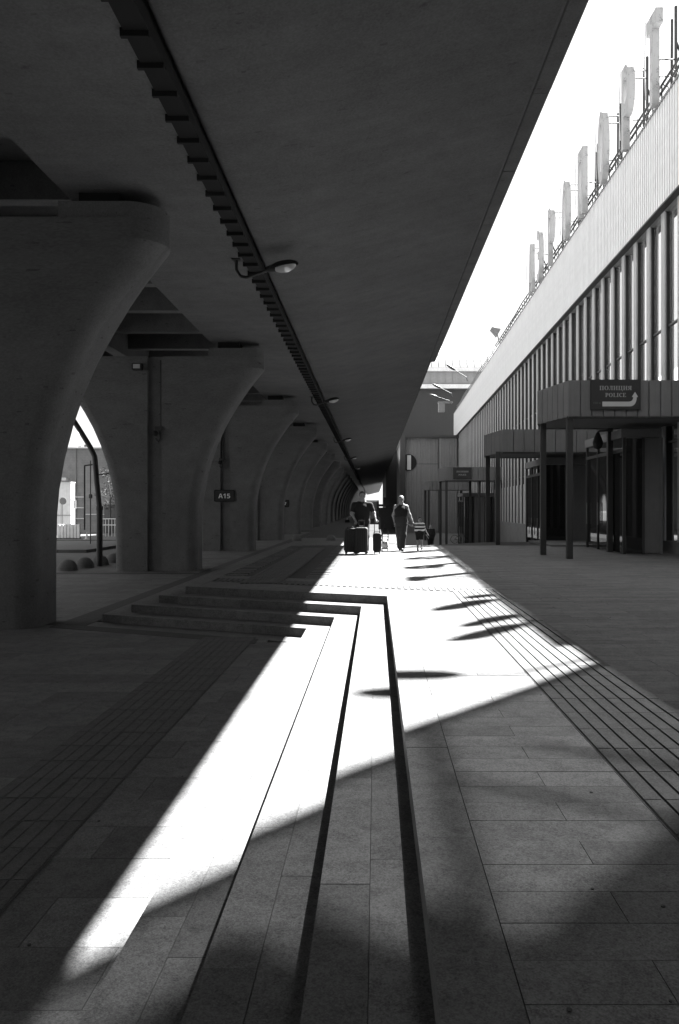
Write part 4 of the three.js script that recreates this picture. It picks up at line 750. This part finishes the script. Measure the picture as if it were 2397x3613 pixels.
// a person is posed in its own frame: origin between the feet, +z towards the viewer (they walk towards us), +x picture right
function person(label, base, J, H, cfg) {
  const t = thing('person', label, 'person', base); const s = H / 1.75; const S = a => a.map(v => v * s); const q = (a, ra, b, rb, e) => [...S(a), ra * s, ...S(b), rb * s, ...(e || [])];
  const hd = J.head, body = [], add = (...a) => body.push(q(...a));
  // head with jaw, nose, ears, neck
  add([hd[0], hd[1] + 0.02, hd[2] - 0.005], 0.09, [hd[0], hd[1] - 0.06, hd[2] + 0.02], 0.068, [0.92, 1.08]); add([hd[0], hd[1] - 0.105, hd[2] + 0.04], 0.04, [hd[0], hd[1] - 0.09, hd[2] + 0.05], 0.034);
  add([hd[0], hd[1] - 0.1, hd[2] - 0.02], 0.058, J.neck, 0.066);
  add(J.neck, 0.07, J.chest, 0.125, [1.25, 0.85]); add(J.chest, 0.13, J.waist, cfg.waist, [1.2, 0.85]); add(J.waist, cfg.waist, J.pelvis, cfg.hip, [1.2, 0.9]);
  for (const k of ['L', 'R']) {
    add(J.neck, 0.05, J['sh' + k], 0.058); add(J['sh' + k], 0.058, J['el' + k], 0.04); add(J['el' + k], 0.042, J['wr' + k], 0.028);
    add(J['hip' + k], cfg.thigh, J['kn' + k], 0.056); add(J['kn' + k], 0.058, J['an' + k], 0.038); add(J['an' + k], 0.042, J['to' + k], 0.034, [1, 1]);
  }
  const bg = nets(body, 0.0145 * s, 0.045 * s);
  // head detail on a fine grid: brow, eyes, nose, mouth, ears ; hands with five fingers
  const face = [q([hd[0], hd[1] - 0.01, hd[2] + 0.085], 0.01, [hd[0], hd[1] - 0.05, hd[2] + 0.108], 0.013), q([hd[0] - 0.022, hd[1] - 0.088, hd[2] + 0.09], 0.008, [hd[0] + 0.022, hd[1] - 0.088, hd[2] + 0.09], 0.008)];
  for (const e of [-1, 1]) { face.push(q([hd[0] + e * 0.078, hd[1] - 0.005, hd[2] - 0.005], 0.014, [hd[0] + e * 0.08, hd[1] - 0.045, hd[2]], 0.01)); face.push(q([hd[0] + e * 0.02, hd[1] + 0.012, hd[2] + 0.085], 0.009, [hd[0] + e * 0.045, hd[1] + 0.014, hd[2] + 0.078], 0.008)); }
  const fg = nets(face, 0.004 * s, 0.004 * s);
  const hands = [];
  for (const k of ['L', 'R']) {
    const w = new THREE.Vector3(...J['wr' + k]), e = new THREE.Vector3(...J['el' + k]), dir = w.clone().sub(e).normalize(); const grip = cfg['grip' + k];
    const side = new THREE.Vector3(0, 0, 1).addScaledVector(dir, -dir.z).normalize(), nrm = dir.clone().cross(side).multiplyScalar(k === 'L' ? 1 : -1), hb = [];
    const P = (a, b, c) => w.clone().addScaledVector(dir, a).addScaledVector(side, b).addScaledVector(nrm, c).toArray();
    hb.push(q(P(0, 0, 0), 0.026, P(0.075, 0.0, 0.0), 0.03, [1, 1])); hb.push(q(P(0.06, 0.022, 0), 0.016, P(0.075, -0.022, 0), 0.016));
    [[-0.03, 0.062], [-0.01, 0.074], [0.011, 0.078], [0.031, 0.07]].forEach(([b, L]) => { const c = grip ? 0.9 : 0.35; const k1 = P(0.085, b, 0), k2 = P(0.085 + L * 0.5 * Math.cos(c), b * 1.05, L * 0.5 * Math.sin(c)), k3 = P(0.085 + L * (0.5 * Math.cos(c) + 0.5 * Math.cos(2.2 * c)), b * 1.05, L * (0.5 * Math.sin(c) + 0.5 * Math.sin(2.2 * c))); hb.push(q(k1, 0.0095, k2, 0.0088), q(k2, 0.0088, k3, 0.0075)); });
    hb.push(q(P(0.02, 0.026, 0), 0.013, P(0.055, 0.05, 0.018), 0.0105), q(P(0.055, 0.05, 0.018), 0.0105, P(0.082, 0.046, grip ? 0.04 : 0.026), 0.009));
    hands.push(nets(hb, 0.0042 * s, 0.006 * s));
  }
  part(t, 'body', [bg, fg, ...hands], M.skin, { local: true, keepUV: true });
  for (const e of [-1, 1]) { const eg = new THREE.SphereGeometry(0.011 * s, 8, 6); eg.translate((hd[0] + e * 0.032) * s, (hd[1] - 0.012) * s, (hd[2] + 0.088) * s); part(t, 'eye', eg, M.black, { local: true }); }
  // clothes: the same bones a little fatter
  const top = []; const ad = (arr, a, ra, b, rb, e) => arr.push(q(a, ra, b, rb, e)); const inf = 0.03;
  ad(top, [J.neck[0], J.neck[1] - 0.05, J.neck[2]], 0.105, J.chest, 0.135 + inf, [1.28, 0.88]); ad(top, J.chest, 0.135 + inf, J.waist, cfg.waist + inf + (cfg.loose || 0), [1.22, 0.9]); ad(top, J.waist, cfg.waist + inf + (cfg.loose || 0), J.hem, cfg.hip + inf, [1.2, 0.92]);
  if (cfg.sleeve) for (const k of ['L', 'R']) { const a = J['sh' + k], b = J['el' + k], f = cfg.sleeve, c = a.map((v, m) => v + (b[m] - v) * f); ad(top, [J.neck[0], J.neck[1] - 0.035, J.neck[2]], 0.07, a, 0.072); ad(top, a, 0.074, c, 0.068); }
  const neckY = J.neck[1] * s, tg = nets(top, 0.0125 * s, 0.04 * s, (x, y, z) => y - neckY - 0.02 * s);
  if (cfg.stripes) { const p = tg.attributes.position, col = new Float32Array(p.count * 3); for (let i = 0; i < p.count; i++) { const v = ((p.getY(i) + 10) % 0.105) < 0.05 ? 0.72 : 0.015; col.set([v, v, v], i * 3); } tg.setAttribute('color', new THREE.BufferAttribute(col, 3)); const m = new THREE.Mesh(tg, mat(1, 0.95, { vertexColors: true })); m.name = 'striped_shirt'; m.castShadow = true; t.add(m); }
  else part(t, cfg.topName || 'shirt', tg, cfg.topMat || M.cloth, { local: true, keepUV: true });
  const tr = []; ad(tr, [J.pelvis[0], J.pelvis[1] + 0.06, J.pelvis[2]], cfg.hip + 0.03, J.pelvis, cfg.hip + 0.036, [1.2, 1.08]);
  for (const k of ['L', 'R']) { const f = cfg.leg ?? 1, kn = J['kn' + k], an = J['an' + k], up = J['hip' + k]; const lw = cfg.legW || 0; if (f >= 1) { ad(tr, up, cfg.thigh + 0.034, kn, 0.08 + lw); ad(tr, kn, 0.076 + lw, [an[0], an[1] + 0.02, an[2]], 0.064 + lw); } else { const c = up.map((v, m) => v + (kn[m] - v) * f); ad(tr, up, cfg.thigh + 0.03, c, 0.085); } }
  part(t, cfg.leg < 1 ? 'shorts' : 'trousers', nets(tr, 0.0135 * s, 0.05 * s), cfg.legMat || M.cloth, { local: true, keepUV: true });
  for (const k of ['L', 'R']) { const an = J['an' + k], to = J['to' + k]; part(t, 'shoe', nets([q([an[0], an[1] - 0.02, an[2] - 0.03], 0.046, to, 0.042), q([to[0], to[1], to[2]], 0.042, [to[0], to[1] - 0.004, to[2] + 0.03], 0.038)], 0.01 * s, 0.03 * s), M.shoe, { local: true, keepUV: true }); }
  const hr = [q([hd[0], hd[1] + 0.035, hd[2] - 0.02], 0.094, [hd[0], hd[1] + 0.0, hd[2] - 0.03], 0.092, [0.95, 1.08]), ...(cfg.hair || []).map(h => q(...h))];
  const hy = hd[1] * s, hz = hd[2] * s; part(t, 'hair', nets(hr, 0.009 * s, 0.03 * s, (x, y, z) => (-0.035 * s - (y - hy)) * 0.8 + (z - hz) * 0.75), cfg.hairMat || M.hair, { local: true, keepUV: true });
  return t;
}
const stand = (o = {}) => ({ head: [0, 1.63, 0.02], neck: [0, 1.45, -0.01], chest: [0, 1.27, 0], waist: [0, 1.06, 0], pelvis: [0, 0.93, 0], hem: [0, 0.9, 0], shL: [-0.19, 1.4, 0], shR: [0.19, 1.4, 0], elL: [-0.25, 1.12, 0], elR: [0.25, 1.12, 0], wrL: [-0.24, 0.88, 0.05], wrR: [0.24, 0.88, 0.05], hipL: [-0.09, 0.9, 0], hipR: [0.09, 0.9, 0], knL: [-0.1, 0.5, 0.02], knR: [0.1, 0.5, 0.02], anL: [-0.1, 0.09, 0], anR: [0.1, 0.09, 0], toL: [-0.11, 0.045, 0.13], toR: [0.11, 0.045, 0.13], ...o });
const groundAt = (px, Z) => [(px - VX) / F * Z, 0, -Z];
person('man in dark t-shirt walking behind black suitcases, one hand on a pull handle', groundAt(1279, 22.9), stand({ shL: [-0.225, 1.37, 0], shR: [0.225, 1.37, 0], elL: [-0.3, 1.13, 0.04], elR: [0.33, 1.14, 0.03], wrL: [-0.19, 0.93, 0.2], wrR: [0.375, 0.965, 0.16], knR: [0.11, 0.5, 0.14], anR: [0.12, 0.1, 0.12], toR: [0.12, 0.05, 0.26], knL: [-0.1, 0.5, 0.0], anL: [-0.1, 0.1, -0.16], toL: [-0.11, 0.05, -0.04] }), 1.78, { waist: 0.138, hip: 0.14, thigh: 0.088, sleeve: 0.62, loose: 0.005, gripL: true, gripR: true, legW: 0.01, topName: 't_shirt' });
person('woman in dark sleeveless top and loose trousers leading a child by the hand', groundAt(1416, 24.3), stand({ head: [0.0, 1.62, 0.03], shL: [-0.165, 1.39, 0], shR: [0.165, 1.39, 0], elL: [-0.25, 1.12, -0.06], elR: [0.27, 1.13, 0.02], wrL: [-0.21, 0.9, 0.05], wrR: [0.365, 0.9, 0.06], hipL: [-0.085, 0.9, 0], hipR: [0.085, 0.9, 0], knL: [-0.06, 0.5, -0.02], anL: [-0.04, 0.1, -0.22], toL: [-0.03, 0.045, -0.11], knR: [0.06, 0.5, 0.1], anR: [0.03, 0.09, 0.14], toR: [0.03, 0.045, 0.27] }), 1.69, { waist: 0.115, hip: 0.135, thigh: 0.09, legW: 0.022, legMat: M.jeans, topName: 'sleeveless_top', gripR: true, hair: [[[0, 1.67, -0.09], 0.055, [0, 1.7, -0.1], 0.05]], hairMat: mat(0.16, 0.6) });
person('small child in striped shirt and dark shorts holding the hand of the woman', groundAt(1481, 24.2), stand({ head: [0.02, 1.58, 0.02], shL: [-0.18, 1.34, 0], shR: [0.18, 1.34, 0], chest: [0, 1.2, 0], elL: [-0.36, 1.27, 0.0], wrL: [-0.58, 1.36, 0.02], elR: [0.27, 1.1, -0.05], wrR: [0.4, 0.86, -0.05], knL: [-0.1, 0.5, 0.06], anL: [-0.09, 0.1, -0.02], toL: [-0.09, 0.05, 0.11], knR: [0.1, 0.52, 0.1], anR: [0.09, 0.16, 0.22], toR: [0.09, 0.12, 0.35] }), 1.06, { waist: 0.15, hip: 0.15, thigh: 0.09, leg: 0.75, sleeve: 0.45, stripes: true, loose: 0.02, gripL: true, hairMat: mat(0.03, 0.6) });
person('distant walker in dark clothes under the far end of the viaduct', [(1226 - VX) / F * 100, -1.62, -100], stand({}), 1.75, { waist: 0.14, hip: 0.14, thigh: 0.085, sleeve: 0.9 });
person('standing figure in dark clothes on the lower forecourt past the child', [(1520 - VX) / F * 53, -1.62, -53], stand({ elL: [-0.3, 1.12, 0.1], wrL: [-0.2, 0.95, 0.25] }), 1.86, { waist: 0.17, hip: 0.17, thigh: 0.095, sleeve: 0.95, loose: 0.03 });

// ------------------------------------------------------------------ luggage
function rounded(w, h, d, r) { const s = new THREE.Shape(); s.moveTo(-w / 2 + r, 0); s.lineTo(w / 2 - r, 0); s.absarc(w / 2 - r, r, r, -Math.PI / 2, 0); s.absarc(w / 2 - r, h - r, r, 0, Math.PI / 2); s.absarc(-w / 2 + r, h - r, r, Math.PI / 2, Math.PI); s.absarc(-w / 2 + r, r, r, Math.PI, Math.PI * 1.5); const g = new THREE.ExtrudeGeometry(s, { depth: d - 0.04, bevelEnabled: true, bevelThickness: 0.02, bevelSize: 0.02, bevelSegments: 3 }); g.translate(0, 0, -d / 2); return g; }
function suitcase(label, px, Z, w, h, d, handleTop, turn = 0) {
  const t = thing('suitcase', label, 'suitcase', groundAt(px, Z), 'black suitcases of the man'); t.rotation.y = turn; const b = 0.07;
  const g = rounded(w - 0.04, h - b - 0.04, d, 0.05); g.translate(0, b + 0.02, 0); const sh = part(t, 'shell', g, M.caseB, { local: true });
  for (let k = -2; k <= 2; k++) part(sh, 'ridge', B(k * w * 0.17 - 0.012, k * w * 0.17 + 0.012, b + 0.08, h - 0.08, -d / 2 - 0.015, -d / 2 + 0.02), M.caseB, { local: true });
  for (const sx of [-1, 1]) for (const sz of [-1, 1]) { const c = new THREE.CylinderGeometry(0.032, 0.032, 0.025, 14); c.rotateZ(Math.PI / 2); c.translate(sx * (w / 2 - 0.05), 0.032, sz * (d / 2 - 0.05)); part(t, 'wheel', [c, B(sx * (w / 2 - 0.05) - 0.02, sx * (w / 2 - 0.05) + 0.02, 0.05, b + 0.03, -sz * (d / 2 - 0.05) - 0.02, -sz * (d / 2 - 0.05) + 0.02)], M.black, { local: true }); }
  if (handleTop) part(t, 'pull_handle', [rod([-0.075, h - 0.03, 0], [-0.075, handleTop, 0], 0.011), rod([0.075, h - 0.03, 0], [0.075, handleTop, 0], 0.011), B(-0.09, 0.09, handleTop - 0.015, handleTop + 0.015, -0.016, 0.016)], M.darkSteel, { local: true });
  part(t, 'grip', tube([[-0.09, h - 0.01, 0], [-0.07, h + 0.03, 0], [0.07, h + 0.03, 0], [0.09, h - 0.01, 0]], 0.012), M.black, { local: true });
}
suitcase('large black suitcase at the open side of the man, edge to edge with another', 1237, 22.4, 0.34, 0.74, 0.5, 0, 0.12);
suitcase('large black suitcase pushed directly before the legs of the man', 1276, 22.35, 0.36, 0.76, 0.5, 0.95, -0.05);
suitcase('tall black suitcase held by its raised pull handle', 1331, 22.55, 0.24, 0.6, 0.3, 1.02, 0.0);
{ // child's ride-on case with a panda-like face
  const Z = 24.3, t = thing('ride_on_case', 'small pale animal shaped ride-on case with dark ears and eyes', 'suitcase', groundAt(1359, Z));
  const g = nets([[0, 0.16, 0, 0.1, 0, 0.25, 0.02, 0.085, 1.15, 1.3]], 0.012, 0.02); part(t, 'shell', g, M.lightGrey, { local: true, keepUV: true });
  const sp = (n, x, y, z, r, sy = 1) => { const q = new THREE.SphereGeometry(r, 12, 8); q.scale(1, sy, 0.6); q.translate(x, y, z); part(t, n, q, M.black, { local: true }); };
  for (const e of [-1, 1]) { sp('ear', e * 0.085, 0.33, 0.03, 0.032); sp('eye_patch', e * 0.048, 0.255, 0.125, 0.024, 1.2); const c = new THREE.CylinderGeometry(0.035, 0.035, 0.03, 14); c.rotateZ(Math.PI / 2); c.translate(e * 0.09, 0.036, 0.08); part(t, 'wheel', c, M.black, { local: true }); const c2 = c.clone(); c2.translate(0, 0, -0.16); part(t, 'wheel', c2, M.black, { local: true }); }
  sp('nose', 0, 0.215, 0.142, 0.014); part(t, 'bumper', B(-0.1, 0.1, 0.055, 0.08, -0.1, 0.1), M.black, { local: true });
}
{ // bicycle leaning at the far canopy
  const Z = 66, bx = (1605 - VX) / F * Z, y = -1.62, t = thing('bicycle', 'dark bicycle parked beneath the plain police sign canopy', 'bicycle', [bx, y, -Z]); const R2 = 0.33;
  for (const e of [0, 1.05]) { const w = new THREE.TorusGeometry(R2, 0.02, 8, 28); w.translate(e, R2 + 0.02, 0); part(t, 'wheel', [w, ...Array.from({ length: 6 }, (_, k) => { const a = k * Math.PI / 6; return rod([e - R2 * Math.cos(a), R2 + 0.02 - R2 * Math.sin(a), 0], [e + R2 * Math.cos(a), R2 + 0.02 + R2 * Math.sin(a), 0], 0.003, 4); })], M.black, { local: true }); }
  part(t, 'frame', [rod([0, 0.35, 0], [0.42, 0.3, 0], 0.016), rod([0.42, 0.3, 0], [0.32, 0.85, 0], 0.016), rod([0.34, 0.75, 0], [0.88, 0.78, 0], 0.016), rod([0.42, 0.3, 0], [0.88, 0.72, 0], 0.018), rod([0, 0.35, 0], [0.34, 0.75, 0], 0.012)], M.darkSteel, { local: true });
  part(t, 'fork', rod([1.05, 0.35, 0], [0.86, 0.95, 0], 0.016), M.darkSteel, { local: true }); part(t, 'saddle', B(0.2, 0.44, 0.86, 0.9, -0.06, 0.06), M.black, { local: true }); part(t, 'handlebar', rod([0.86, 0.97, -0.28], [0.86, 0.97, 0.28], 0.014), M.darkSteel, { local: true });
}

scene.traverse(o => { if (o.isMesh) { o.castShadow = true; o.receiveShadow = true; } });
renderer.render(scene, camera);
